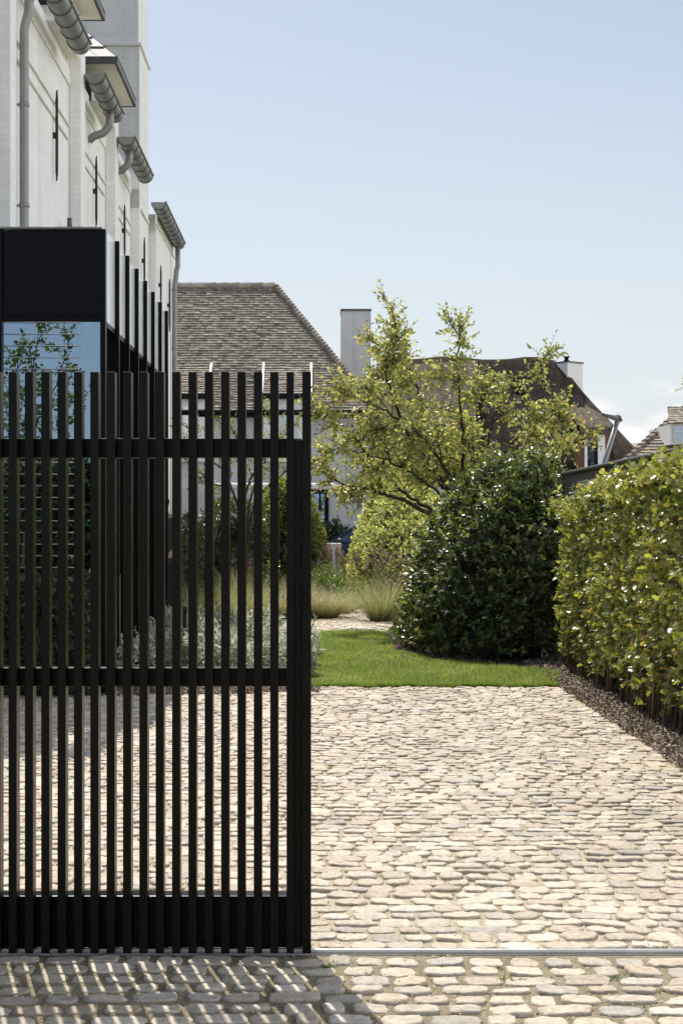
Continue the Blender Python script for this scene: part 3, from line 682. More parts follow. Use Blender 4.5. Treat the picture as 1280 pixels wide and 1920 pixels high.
# ground floor glazed door and rolled awning
GYd=HY+.33
w=MB(); xl,xr=gx(560,HY),gx(616,HY)
for (a,c) in ((xl,xl+.1),(gx(598,HY),gx(598,HY)+.06),(xr-.13,xr)): w.box(a,c,GYd-.06,GYd+.02,0,gz(917,HY))
w.box(xl,xr,GYd-.055,GYd+.015,gz(917,HY)-.1,gz(917,HY)+.0)
wf=w.build('glazed_door',M['black'],h); MB().box(xl+.1,xr-.1,GYd-.01,GYd+.01,.05,gz(919,HY)).build('pane',M['glass'],wf)
m=MB(); y=44.3; xa=gx(632,y); m.tube([(-3.2,y,gz(912,y)),(xa-.12,y,gz(912,y)),(xa,y,gz(912,y)-.02)],[.10,.10,.03],14); m.box(-3.0,-2.8,y,HY+.35,gz(912,y)-.05,gz(912,y)+.05); m.box(xa-.4,xa-.3,y,HY+.35,gz(912,y)-.04,gz(912,y)+.04)
m.build('awning_case',M['white'],h)
# ================================================================== THATCHED HOUSE
t=thing('thatched_house','white house under a dark reed thatched roof with a square white chimney beyond the tree','house',(6,53,0))
def thatch_body():
    bm=bmesh.new()
    yf,yb,yr=49.5,58,53.6
    xl0,xr0=1.2,11.5; xl1,xr1=gx(716,yr),gx(1036,yr)
    ze=2.7; zr=gz(676,yr)
    vs=[bm.verts.new(v) for v in [(xl0,yf,ze),(xr0,yf,gz(862,yf)-.4),(xr0+.2,yb,3.2),(xl0,yb,ze),(xl1,yr-.25,zr),(xr1,yr-.25,zr-.05),(xr1,yr+.25,zr-.05),(xl1,yr+.25,zr)]]
    for f in [(0,1,5,4),(1,2,6,5),(2,3,7,6),(3,0,4,7),(4,5,6,7),(3,2,1,0)]: bm.faces.new([vs[i] for i in f])
    bmesh.ops.subdivide_edges(bm,edges=bm.edges[:],cuts=11,use_grid_fill=True)
    for _ in range(3): bmesh.ops.smooth_vert(bm,verts=[v for v in bm.verts],factor=.5,use_axis_x=True,use_axis_y=True,use_axis_z=True)
    for v in bm.verts:
        v.co.z+=.07*math.sin(v.co.x*2.1+v.co.z*1.4)+random.gauss(0,.012); v.co.y+=.06*math.sin(v.co.x*1.1+v.co.z*2)
        if v.co.z>zr-.75: v.co.z+= .10
    me=bpy.data.meshes.new('roof'); bm.to_mesh(me); bm.free()
    me.polygons.foreach_set('use_smooth',[True]*len(me.polygons))
    return link('roof',me,M['thatch'],t),zr,xl1,xr1,yr
ro,zr,xl1,xr1,yr=thatch_body()
MB().box(1.8,10.0,50.2,57.4,-.1,3.4).build('wall',M['wallX'],t)
m=MB(); m.tube([(xl1-.05,yr,zr-.06),(xr1+.1,yr,zr-.1)],.14,10); m.build('ridge_cap',M['concrete'],t)
# chimney turned to show two faces
cc=Vector((gx(1069,52.4),52.4,0)); a=R(38); ux=Vector((math.cos(a),math.sin(a),0)); uy=Vector((-math.sin(a),math.cos(a),0))
zt_=gz(678,52.4); m=MB(); m.obox(cc+Vector((.02,.75,(zt_+4)/2)),ux*.40,uy*.36,Vector((0,0,(zt_-4)/2))); ch=m.build('chimney',M['white'],t,bevel=.01)
m=MB(); m.obox(cc+Vector((.02,.75,zt_+.025)),ux*.43,uy*.39,Vector((0,0,.025))); m.build('chimney_cap',M['zincdark'],ch)
m=MB(); m.lathe([(.11,.05),(.11,.12),(.075,.14),(.07,.2),(.12,.24),(.12,.26),(.0,.27)],(cc.x-.02,cc.y+.75,zt_),14); m.build('chimney_pot',M['black'],ch)
m=MB(); m.add([tuple(at(1068,741,51.6)),tuple(at(1088,741,51.6)),tuple(at(1097,760,51.1)),tuple(at(1079,760,51.1))],[(0,1,2,3)]); m.build('chimney_flashing',M['black'],ch)
# skylight under an eyebrow of thatch
sk=MB(); p=[at(953,712,51.0),at(968,712,51.0),at(984,741,50.55),at(966,741,50.55)]; sk.poly([v+Vector((0,-.45,0)) for v in p]); so=sk.build('skylight',M['black'],t)
m=MB(); q=[v+Vector((0,-.47,0)) for v in p]; m.tube(q+[q[0]],.045,6); m.build('skylight_frame',M['black'],so)
def hood(pts_front,pts_back,name,mat_,thick=.28):
    n=len(pts_front); m=MB(); rows=8; vs=[]
    for j in range(rows+1):
        s=j/rows
        for i in range(n):
            p=pts_front[i].lerp(pts_back[i],s); p=p+Vector((random.gauss(0,.012),random.gauss(0,.012),random.gauss(0,.015)+.12*math.sin(math.pi*s)*.6)); vs.append(p)
    fs=[(j*n+i,j*n+i+1,(j+1)*n+i+1,(j+1)*n+i) for j in range(rows) for i in range(n-1)]
    b0=len(vs); vs+=[p+Vector((0,.12,-thick)) for p in pts_front]
    fs+=[(i,b0+i,b0+i+1,i+1) for i in range(n-1)]
    m.add(vs,fs,True); return m.build(name,mat_,t)
# right dormer: thatched hood, timber sides, tall window
DY=48.6
front=[at(x,y,DY) for x,y in ((1086,800),(1092,802),(1100,803),(1110,804),(1120,805),(1130,806),(1140,806),(1148,804),(1150,800))]
back=[at(x,y,51.6) for x,y in ((1056,768),(1062,762),(1070,759),(1078,758),(1086,758),(1095,758),(1104,762),(1112,768),(1122,776))]
hood(front,back,'dormer_hood',M['thatchlit'],.16)
d=MB(); d.box(gx(1092,DY),gx(1146,DY),DY+.35,51.0,3.2,gz(806,DY)); dm=d.build('dormer',M['timber'],t)
w=MB(); y=DY+.30
w.box(gx(1095,y),gx(1100,y),y-.03,y+.045,3.3,gz(815,y)); w.box(gx(1120,y),gx(1133,y),y-.03,y+.045,3.3,gz(815,y)); wf=w.build('window',M['white'],dm)
MB().box(gx(1100.1,y),gx(1119.9,y),y+.0,y+.03,3.3,gz(817,y)).build('pane',M['glass'],wf)
MB().box(gx(1113,y),gx(1118,y),y-.04,y-.001,3.3,gz(817,y)).build('window_frame',M['black'],wf)
# left lobe of the same roof, sunlight put into its paler colour
front=[at(x,y,49.6) for x,y in ((700,800),(740,806),(780,808),(820,808),(860,804),(890,798))]
back=[at(x,y,53.3) for x,y in ((690,694),(730,684),(775,679),(820,677),(860,676),(895,676))]
hood(front,back,'sunlit_thatch_slope',M['thatchlit'],.3)
# ================================================================== OTHER HOUSES AT THE RIGHT
r=thing('gabled_house','brown pantiled house with a white dormer window above the fence at the far right','house',(11,40,0))
acc=Acc(); ya,yb=37.0,42.0; zl=gz(861,ya)-.25
tile_slope(acc,(gx(1178,ya)-.3,ya,zl),(16,ya,zl),(gx(1300,yb),yb,gz(752,yb)),(16,yb,gz(752,yb)),24,tw=.24,lip=.05); acc.build('roof',M['pantile'] if 'pantile' in M else M['tile'],r)
acc=Acc(); A=np.array([gx(1178,ya)-.3,ya,zl]);Bp=np.array([gx(1300,yb),yb,gz(752,yb)])
for i in range(18):
    twig_tube(acc,[A+(Bp-A)*(i/18)+np.array([0,0,.05]),A+(Bp-A)*((i+1.1)/18)+np.array([0,0,.02])],[.1,.08],palette(1,[(.3,.24,.19),(.22,.17,.13)],None,.1)[0],8)
acc.build('ridge_tiles',M['tile'],r)
MB().box(gx(1182,ya),16,ya+.3,44,-.1,zl).build('wall',M['wallX'],r)
y=37.9; m=MB(); m.box(gx(1256,y),gx(1256,y)+1.2,y,y+2.5,gz(833,y),gz(795,y)); dm=m.build('dormer',M['white'],r)
acc=Acc(); tile_slope(acc,(gx(1254,y)-.04,y-.1,gz(794,y)),(gx(1256,y)+1.25,y-.1,gz(794,y)),(gx(1284,y),y+2,gz(762,y+2)),(gx(1284,y)+.3,y+2,gz(762,y+2)),9,tw=.12,lip=.03); o=acc.build('dormer_roof',M['tile'],dm)
w=MB(); xl,xr=gx(1262,y),gx(1262,y)+.62; z0,z1=gz(829,y),gz(799,y)
for xx in np.linspace(xl,xr-.03,4): w.box(xx,xx+.03,y-.03,y-.004,z0,z1)
for zz in np.linspace(z0,z1-.03,4): w.box(xl+.031,xr-.031,y-.026,y-.006,zz,zz+.03)
wf=w.build('window',M['white'],dm); MB().box(xl,xr,y-.012,y-.003,z0,z1).build('pane',M['glass'],wf)
f=thing('distant_house','distant low house with a pale beige roof between the thatch and the brown roof','house',(14,66,0))
m=MB(); y=66; m.add([(gx(1150,y),y,gz(866,y)),(gx(1300,y),y,gz(866,y)),(gx(1290,y),y+3,gz(828,y+3)),(gx(1172,y),y+3,gz(832,y+3))],[(0,1,2,3)]); m.build('roof',M['beigeroof'],f)
MB().box(gx(1155,y),gx(1300,y),y+.2,y+6,-.1,gz(866,y)-.02).build('wall',M['wallX'],f)
# ================================================================== FENCE AND LEAFY HEDGE ON THE RIGHT
FX=2.92; FZ=2.21; FA,FB=6.6,17.9
fn=thing('wire_fence','black chain link fence with a tubular top rail behind the leafy hedge','fence',(FX,14,0))
MB().tube([(FX,FA,FZ),(FX,FB,FZ)],.028,10).build('top_rail',M['fence'],fn)
for y in (FB,15.15,12.4,9.6,FA+.02): MB().box(FX+.02,FX+.09,y-.035,y+.035,-.05,FZ+.03).build('post',M['fence'],fn,bevel=.004)
acc=Acc(); s=.058; Hh=FZ-.06
def wire(p,q,r=.0032):
    p=np.array(p);q=np.array(q); d=unit(q-p); u=np.array([1.,0,0]); w=np.cross(d,u)
    V=np.array([p+u*r,p+w*r-u*r*.5,p-w*r-u*r*.5,q+u*r,q+w*r-u*r*.5,q-w*r-u*r*.5])
    acc.add(V,[0,1,4,3,1,2,5,4,2,0,3,5],[4,4,4],np.full((6,3),.01))
c=FA-Hh
while c<FB:
    for sg in (1,-1):
        # line y=c+z (sg) clipped to the panel
        ya,yb=(c,c+Hh); za,zb=(.06,FZ) if sg>0 else (FZ,.06)
        t0=max(0,(FA-ya)/(yb-ya)); t1=min(1,(FB-ya)/(yb-ya))
        if t1>t0: wire((FX+.004*sg,ya+(yb-ya)*t0,za+(zb-za)*t0),(FX+.004*sg,ya+(yb-ya)*t1,za+(zb-za)*t1))
    c+=s*1.0
for z in (.08,1.1): wire((FX,FA,z),(FX,FB,z),.004)
# tight selvedge of twisted wire ends along the rail
y=FA
while y<FB:
    wire((FX-.02,y,FZ-.11),(FX+.02,y+.02,FZ+.012),.006); y+=.045
acc.build('wire_mesh',M['fence'],fn)
HC=[(.21,.24,.075),(.28,.30,.095),(.36,.355,.125),(.12,.145,.045),(.43,.39,.18),(.40,.28,.13)]
HWt=[.27,.28,.19,.13,.10,.03]
hd=thing('hedge','tall leafy green hedge with bare stems at its foot, trained along the right fence','hedge',(2.75,14,0))
acc=Acc()
def htop(y): return 1.96+.05*np.sin(y*2.3)+.07*np.sin(y*5.1+1)-.17*np.clip((y-13.3)/3,0,1)+.05*np.clip((12.9-y)/.8,0,1)
n=9200
y=rng.uniform(6.9,16.75,n); v=rng.random(n)
zt=htop(y); z=.12+(zt-.12)*v**.72
keepm=(rng.random(n)<np.clip(.6+z*.7,0,1)*np.clip(.75+.45*np.sin(y*7.3+1.7*np.sin(z*5))*np.sin(z*8.1+y*3),.2,1))
y=y[keepm];z=z[keepm];zt=zt[keepm];n=len(y)
bul=.02*np.sin(y*3.1+z*2)+.02*np.sin(z*4.3-y*1.9)
x=2.83-.05*np.sin(np.clip(z/zt,0,1)*3.1)-bul+np.abs(rng.normal(0,.07,n))*rng.choice([1,-.6],n)
A=np.stack([-rng.uniform(.2,1,n),rng.normal(0,.55,n),rng.normal(.25,.5,n)],1)
sprigs(acc,np.stack([x,y,z],1),A,4,.10,.053,HC,HWt,LOBED,1.05,spread=1.0,up=.55,jit=.22)
# top shoots
n=640; y=rng.uniform(6.9,16.6,n); A=np.stack([rng.normal(0,.4,n),rng.normal(0,.4,n),np.full(n,1.)],1)
sprigs(acc,np.stack([2.72+rng.normal(0,.1,n),y,htop(y)-.05],1),A,5,rng.uniform(.06,.17,n),.052,HC,[.25,.28,.27,.08,.09,.03],LOBED,1,spread=.9,up=.4)
# fill leaves deeper inside, darker
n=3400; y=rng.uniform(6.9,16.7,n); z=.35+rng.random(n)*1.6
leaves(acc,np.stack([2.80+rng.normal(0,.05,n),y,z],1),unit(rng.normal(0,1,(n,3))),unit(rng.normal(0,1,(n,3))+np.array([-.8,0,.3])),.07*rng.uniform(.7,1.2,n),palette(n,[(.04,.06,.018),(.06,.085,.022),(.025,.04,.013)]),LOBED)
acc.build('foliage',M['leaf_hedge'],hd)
acc=Acc()
for i in range(122):
    y=random.uniform(6.9,16.8); x=2.81+random.gauss(0,.03); h=random.uniform(.8,1.5)
    pts=[(x+random.gauss(0,.02),y+random.gauss(0,.025)+k*random.gauss(0,.03),-.02+h*k/4) for k in range(5)]
    twig_tube(acc,pts,[.011,.010,.009,.007,.004],palette(1,[(.12,.085,.055),(.17,.12,.075),(.09,.065,.045)])[0],5)
for i in range(800):
    y=random.uniform(6.9,16.6); z=random.uniform(.3,1.7); x=2.79
    d=Vector((random.uniform(-.12,.05),random.gauss(0,.16),random.gauss(.1,.16)))
    twig_tube(acc,[(x,y,z),(x+d.x*.5,y+d.y*.5,z+d.z*.5+.01),(x+d.x,y+d.y,z+d.z)],[.005,.004,.002],(.22,.16,.10),4)
acc.build('stems',M['bark'],hd)
for i in range(14):
    y=7.4+i*.68+random.uniform(-.15,.15); x=2.75+random.gauss(0,.02)
    MB().tube([(x,y,-.05),(x+.02,y+random.gauss(0,.04),1.0),(x+.03,y+random.gauss(0,.05),1.7)],.013,7).build('cane',M['cane'],hd)
# low dark hedge in the shade under the front glass of the extension
lh=thing('hedge','low dark leafy hedge in shadow below the front glass of the extension','hedge',(-2.7,14.0,0))
acc=Acc(); n=900; x=rng.uniform(-3.6,-2.12,n); z=.05+rng.random(n)*1.05; y=13.98-rng.random(n)*.14
sprigs(acc,np.stack([x,y,z],1),np.stack([rng.normal(0,.5,n),-rng.uniform(.2,1,n),rng.uniform(0,1,n)],1),5,.11,.065,[(.04,.065,.02),(.06,.09,.026),(.09,.10,.035)],None,OVATE)
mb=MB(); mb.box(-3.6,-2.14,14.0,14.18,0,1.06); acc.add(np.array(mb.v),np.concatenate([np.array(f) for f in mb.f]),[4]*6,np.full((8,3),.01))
acc.build('foliage',M['leaf_dark'],lh)
# dark growth on the far side of the fence
bk=thing('hedge','dark purple-leaved hedge seen through the chain link, beyond the fence','hedge',(4.0,14,0))
acc=Acc(); n=11500
y=rng.uniform(6.6,18.5,n); z=.0+rng.random(n)*1.72
leaves(acc,np.stack([3.9+rng.normal(0,.16,n),y,z],1),unit(rng.normal(0,1,(n,3))),unit(rng.normal(0,1,(n,3))+np.array([-.4,0,.5])),.085*rng.uniform(.7,1.3,n),palette(n,[(.03,.035,.022),(.045,.03,.035),(.035,.05,.02),(.05,.035,.03)]),SIMPLE,1.2)
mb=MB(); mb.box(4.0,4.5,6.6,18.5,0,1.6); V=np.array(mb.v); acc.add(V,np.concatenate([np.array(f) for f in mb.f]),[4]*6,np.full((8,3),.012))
acc.build('foliage',M['leaf_dark'],bk)
# ================================================================== CLIPPED SHRUBS
def dome(c, rx, ry, h, power=2.4, n=3000, lump=.06, zmin=.02, topshift=(0,0)):
    """points and outward directions over a rounded bush standing on the ground"""
    u=rng.uniform(0,2*np.pi,n); w=rng.uniform(zmin,1,n)**.9
    rr=(1-w**power)**(1/power)
    bulge=1+.07*np.sin(w*3.0)
    lum=1+lump*np.sin(u*3+w*4)+lump*.8*np.sin(u*7-w*6+1)+lump*.5*np.sin(u*13+w*11)
    x=c[0]+rx*rr*np.cos(u)*lum*bulge+topshift[0]*w**1.6; y=c[1]+ry*rr*np.sin(u)*lum*bulge+topshift[1]*w**1.6; z=c[2]+h*w*(1+(lum-1)*.4)
    N=unit(np.stack([np.cos(u)*rr/rx,np.sin(u)*rr/ry,w**(power-1)/h*1.0],1))
    return np.stack([x,y,z],1),N
def core(acc,c,rx,ry,h,col,power=2.4,topshift=(0,0),f=.88):  # dark inner mass added to block light and views through the bush
    nu,nw=28,14; V=[]
    for j in range(nw+1):
        w=j/nw; rr=(max(0,1-w**power))**(1/power)
        for k in range(nu):
            u=2*math.pi*k/nu; q=f*(1+.06*math.sin(5*u+w*7)); V.append((c[0]+rx*rr*q*math.cos(u)+topshift[0]*w**1.6,c[1]+ry*rr*q*math.sin(u)+topshift[1]*w**1.6,c[2]+h*w*f))
    L=[];T=[]
    for j in range(nw):
        for k in range(nu): L+=[j*nu+k,j*nu+(k+1)%nu,(j+1)*nu+(k+1)%nu,(j+1)*nu+k];T.append(4)
    acc.add(np.array(V),L,T,np.tile(np.array(col),(len(V),1)))
def shrub(label,c,rx,ry,h,cols,w,leaf,m,n,k=6,power=2.4,lump=.06,shoot=.12,topshift=(0,0),tpl=OVATE,wid=1.0,corecol=(.008,.011,.005),stems=True,jit=.2,up=.5,group=None):
    s=thing('clipped_shrub',label,'shrub',(c[0],c[1],0),0,group)
    acc=Acc(); P,N=dome(c,rx,ry,h,power,n,lump,topshift=topshift)
    P=P-N*(rng.random((n,1))*.16-.03)
    A=unit(N*.75+np.array([0,0,.45])+rng.normal(0,.38,(n,3)))
    sprigs(acc,P,A,k,shoot*rng.uniform(.6,1.4,n),leaf,cols,w,tpl,wid,spread=.95,up=up,jit=jit)
    q=max(30,n//70); P2,N2=dome(c,rx,ry,h,power,q,lump,topshift=topshift)
    sprigs(acc,P2,unit(N2*.7+np.array([0,0,.8])+rng.normal(0,.35,(q,3))),9,rng.uniform(.16,.34,q)*(leaf/.085),leaf*.9,cols,w,tpl,wid,spread=.85,up=up,jit=jit)
    core(acc,c,rx,ry,h,corecol,power,topshift)
    acc.build('foliage',m,s)
    if stems:
        a2=Acc()
        for i in range(22):
            a=random.uniform(0,6.28); q=random.uniform(.55,.9)
            x0,y0=c[0]+rx*q*math.cos(a),c[1]+ry*q*math.sin(a)
            twig_tube(a2,[(c[0]+rx*.12*math.cos(a),c[1]+ry*.12*math.sin(a),-.02),(x0+random.gauss(0,.05),y0+random.gauss(0,.05),.3),(x0+.12*math.cos(a),y0+.12*math.sin(a),.75)],[.014,.011,.006],(.09,.07,.05),5)
        a2.build('stems',M['bark'],s)
    return s
DK=[(.078,.108,.04),(.108,.142,.052),(.05,.072,.03),(.21,.235,.085),(.36,.36,.15),(.30,.21,.11)]  # brighter entries paint sunlit leaf highlights into the palette
shrub('large dark glossy evergreen shrub in shade beside the end of the fence',(2.12,19.1,.0),.97,1.5,2.40,DK,[.29,.26,.18,.16,.10,.01],.085,M['leaf_dark'],5000,6,2.3,.05,.13,topshift=(.5,.2))
LT=[(.34,.39,.18),(.43,.46,.23),(.53,.54,.31),(.14,.18,.06),(.66,.64,.46)]  # cream and dark entries paint highlights and shaded gaps into the leaves
LM=[(.15,.18,.06),(.20,.23,.075),(.26,.27,.11),(.07,.09,.03),(.40,.38,.22)]
shrub('rounded sunlit clipped shrub with small leaves behind the ornamental grasses',(1.78,31.6,0),1.14,2.3,2.85,LT,[.27,.29,.20,.12,.12],.075,M['leaf_dome'],6200,6,1.6,.03,.10,topshift=(.1,1.5),stems=False,corecol=(.02,.03,.01))
DG=[(.05,.08,.02),(.075,.11,.025),(.035,.055,.018),(.11,.14,.035)]
shrub('broad rounded clipped shrub behind the right part of the gate, next to the car',(-.72,33.5,0),.86,1.3,2.6,LM,[.27,.27,.18,.18,.10],.07,M['leaf_dome'],3200,6,1.9,.04,.09,stems=False,corecol=(.016,.022,.009))
shrub('dark rounded shrub behind the middle of the gate, left of its sunlit neighbour',(-1.75,31.0,0),.75,1.1,2.1,DG,[.3,.3,.25,.15],.07,M['leaf_dark'],2200,6,2.6,.05,.09,stems=False)
shrub('low dark clipped shrub in the shade at the far corner of the white building',(-2.55,27.0,0),.50,1.0,1.76,DG,[.35,.25,.35,.05],.06,M['leaf_dark'],1700,6,3.2,.03,.08,stems=False)
shrub('small dark green bush against the wall of the tiled house beyond the concrete block',(.42,45.9,0),.62,.5,1.65,[(.03,.06,.02),(.045,.08,.025)],None,.09,M['leaf_dark'],700,6,2.2,.08,.14,stems=False)
# ================================================================== TREES
def rnd(s=1): return Vector((random.gauss(0,s),random.gauss(0,s),random.gauss(0,s)))
def tree(name,label,cat,base,trunk,limbs,cols,w,leaf,m,nsub=10,subL=.8,twL=.35,ntw=5,nleaf=8,bark=(.05,.04,.03),tpl=OVATE,wid=1.15,droop=-.1,upb=.35,start=.3,r0=.09,group=None,bunch=None):
    t=thing(name,label,cat,base,0,group)
    wood=Acc(); tr=Acc()
    tp=[Vector(p) for p in trunk]
    twig_tube(tr,tp,[r0*(1-.35*i/(len(tp)-1)) for i in range(len(tp))],bark,10)
    tips=[];axes=[]
    def curve(pts,n=9):
        pts=[Vector(p) for p in pts]; out=[]
        for i in range(len(pts)-1):
            p0=pts[max(i-1,0)];p1=pts[i];p2=pts[i+1];p3=pts[min(i+2,len(pts)-1)]
            for k in range(n):
                s=k/n; out.append(.5*((2*p1)+(p2-p0)*s+(2*p0-5*p1+4*p2-p3)*s*s+(3*p1-p0-3*p2+p3)*s**3)+rnd(.012))
        out.append(pts[-1]); return out
    for lm in limbs:
        pts=curve(lm['p']); n=len(pts); r=lm.get('r',.04)
        twig_tube(wood,pts,[max(.006,r*(1-.88*i/(n-1))) for i in range(n)],bark,7)
        ns=lm.get('n',nsub)
        for j in range(ns):
            s=lm.get('s',start)+(1-lm.get('s',start))*(j+random.random())/ns; i=min(n-2,int(s*(n-1)))
            d=(pts[i+1]-pts[i]).normalized(); L=subL*random.uniform(.45,1.15)*(1-.68*s)*lm.get('k',1)
            sd=(d*.55+rnd(.55)+Vector((0,0,upb))).normalized()
            q=[pts[i]]
            for k in range(4):
                sd=(sd+rnd(.16)+Vector((0,0,droop*.3))).normalized(); q.append(q[-1]+sd*L/4)
            twig_tube(wood,q,[.011,.009,.007,.005,.003],bark,5)
            for k in range(ntw):
                s2=random.uniform(.2,1); ii=min(3,int(s2*4)); p=q[ii].lerp(q[ii+1],s2*4-ii)
                td=(sd*.7+rnd(.6)+Vector((0,0,upb*.5))).normalized(); l=twL*random.uniform(.5,1.1)
                e=p+td*l
                twig_tube(wood,[p,p+td*l*.5+rnd(.01),e],[.004,.003,.0018],bark,4)
                tips.append(p.lerp(e,.15)); axes.append(td*l)
        # leading shoot
        d=(pts[-1]-pts[-3]).normalized(); tips.append(pts[-2]); axes.append(d*twL)
        for k in range(lm.get('lead',4)):
            i=n-2-k*2
            if i>1: tips.append(pts[i]); axes.append((rnd(.6)+d).normalized()*twL*.7)
    tr.build('trunk',M['bark'],t,True); wood.build('branches',M['bark'],t,True)
    acc=Acc(); C=np.array([list(v) for v in tips]); A=np.array([list(v) for v in axes]); Ls=np.linalg.norm(A,axis=1)
    sprigs(acc,C,A,nleaf,Ls,leaf,cols,w,tpl,wid,spread=1.0,up=.2,jit=.2)
    acc.build('crown',m,t)
    return t
TY=24.0
def T(px,py,dy=0): return at(px,py,TY+dy)
TC=[(.30,.325,.13),(.37,.38,.165),(.22,.25,.095),(.47,.45,.24),(.13,.16,.06),(.44,.30,.16)]
TWt=[.29,.27,.19,.12,.09,.04]
base=Vector((2.30,TY,0))
tr=[base,(2.27,TY,.5),(2.22,TY-.02,1.0),(2.20,TY,1.35)]
fork=Vector((2.20,TY,1.35))
tree('fruit_tree','spreading small tree with sunlit yellow-green leaves and dark low branches behind the dark shrub','tree',base,tr,[
 dict(p=[fork,T(838,985,-.5),T(770,945,-.8),T(705,922,-.9),T(640,905,-1.0),T(596,880,-1.1)],r=.05,n=9,s=.45,k=.5),
 dict(p=[fork,T(822,968,.2),T(780,940,.5),T(735,905,.8),T(690,850,.9),T(635,790,.9),T(612,765,.9)],r=.04,n=14,s=.35),
 dict(p=[fork,T(845,930,0),T(800,882,.0),T(768,820,-.2),T(735,740,-.3),T(722,680,-.3),T(742,605,-.2)],r=.052,n=24,s=.15),
 dict(p=[fork,T(850,930,.3),T(838,870,.5),T(800,780,.7),T(770,700,.9),T(735,665,1.0),T(705,645,1.0)],r=.042,n=16,s=.25),
 dict(p=[fork,T(862,920,-.2),T(868,840,-.5),T(862,750,-.6),T(855,690,-.6),T(866,618,-.5)],r=.036,n=14,s=.15,k=.85),
 dict(p=[fork,T(875,930,.2),T(905,850,.4),T(930,770,.5),T(965,735,.5),T(1023,675,.5)],r=.034,n=10,s=.15,k=.65),
 dict(p=[fork,T(880,935,-.3),T(935,860,-.7),T(990,800,-.9),T(1025,785,-1.0),T(1048,770,-1.0)],r=.034,n=11,s=.25,k=.75),
 dict(p=[fork,T(890,945,.2),T(950,885,.5),T(1010,840,.6),T(1080,830,.6)],r=.034,n=12,s=.25,k=.8),
 dict(p=[fork,T(850,915,-.5),T(815,850,-1.2),T(770,800,-1.5),T(700,760,-1.6),T(650,740,-1.6)],r=.036,n=16,s=.25),
 dict(p=[fork,T(845,920,.6),T(880,830,1.2),T(905,755,1.5),T(915,710,1.5)],r=.032,n=11,s=.2,k=.8),
 dict(p=[fork,T(830,935,-.6),T(760,880,-1.2),T(700,855,-1.4),T(625,835,-1.5)],r=.032,n=10,s=.35,k=.7),
],TC,TWt,.074,M['leaf_tree'],subL=1.12,twL=.36,ntw=12,nleaf=9,r0=.085,droop=-.15,upb=.3)
# reddish-leaved tips and second tree behind the gate
TY=28.5; b2=Vector((-1.45,TY,0)); f2=Vector((-1.40,TY,1.1))
tree('garden_tree','small multi-stemmed yellow-green tree seen through the upper part of the gate','tree',b2,[b2,(-1.43,TY,.5),f2],[
 dict(p=[f2,T(440,930),T(415,880),T(365,835),T(352,800)],r=.03,n=9),
 dict(p=[f2,T(460,930,.3),T(480,880,.3),T(520,830,.5),T(556,795,.5)],r=.03,n=10),
 dict(p=[f2,T(450,920,-.3),T(450,860,-.3),T(440,810,-.2),T(405,785,-.2)],r=.03,n=9),
 dict(p=[f2,T(470,930,.4),T(500,850,.6),T(510,800,.8),T(500,770,.8)],r=.03,n=8),
 dict(p=[f2,T(440,930,-.5),T(390,900,-.7),T(345,860,-.8)],r=.026,n=7),
 dict(p=[f2,T(480,940,-.3),T(530,890,-.5),T(570,850,-.6)],r=.026,n=7),
],[(.22,.23,.05),(.27,.27,.07),(.14,.17,.04),(.33,.30,.1)],[.35,.3,.2,.15],.06,M['leaf_tree'],subL=.6,twL=.3,ntw=4,nleaf=7,r0=.05)
TY=38.0; b3=Vector((1.7,TY,0)); f3=Vector((1.65,TY,1.3))
tree('olive_tree','silver-grey narrow-leaved tree between the sunlit shrub and the tiled house','tree',b3,[b3,f3],[
 dict(p=[f3,T(720,930),T(690,880),T(660,850)],r=.03,n=12),
 dict(p=[f3,T(700,960),T(665,930),T(645,915)],r=.03,n=10),
 dict(p=[f3,T(740,900,.4),T(745,840,.4),T(740,800,.5)],r=.03,n=12),
 dict(p=[f3,T(760,900,.2),T(790,850,.2),T(800,820,.2)],r=.03,n=10),
 dict(p=[f3,T(715,905,-.3),T(700,850,-.3),T(715,810,-.3)],r=.03,n=10),
],[(.17,.20,.15),(.22,.25,.19),(.12,.15,.10)],None,.085,M['leaf_silver'],subL=.7,twL=.35,ntw=5,nleaf=10,tpl=LANCE,wid=1.2,r0=.05)
# twig ends of a tree outside the frame at the right
TY=22.0; b4=Vector((6.6,TY,0)); f4=Vector((6.4,TY,1.6))
tree('garden_tree','tree beyond the fence at the far right whose leafy tips reach in at the edge','tree',b4,[b4,f4],[
 dict(p=[f4,T(1400,850),T(1340,770),T(1296,728)],r=.035,n=8),
 dict(p=[f4,T(1430,800),T(1420,700),T(1400,620)],r=.035,n=9),
 dict(p=[f4,T(1470,840),T(1500,760),T(1540,700)],r=.03,n=8),
],TC,TWt,.06,M['leaf_tree'],subL=.45,twL=.22,ntw=4,nleaf=7,r0=.06)
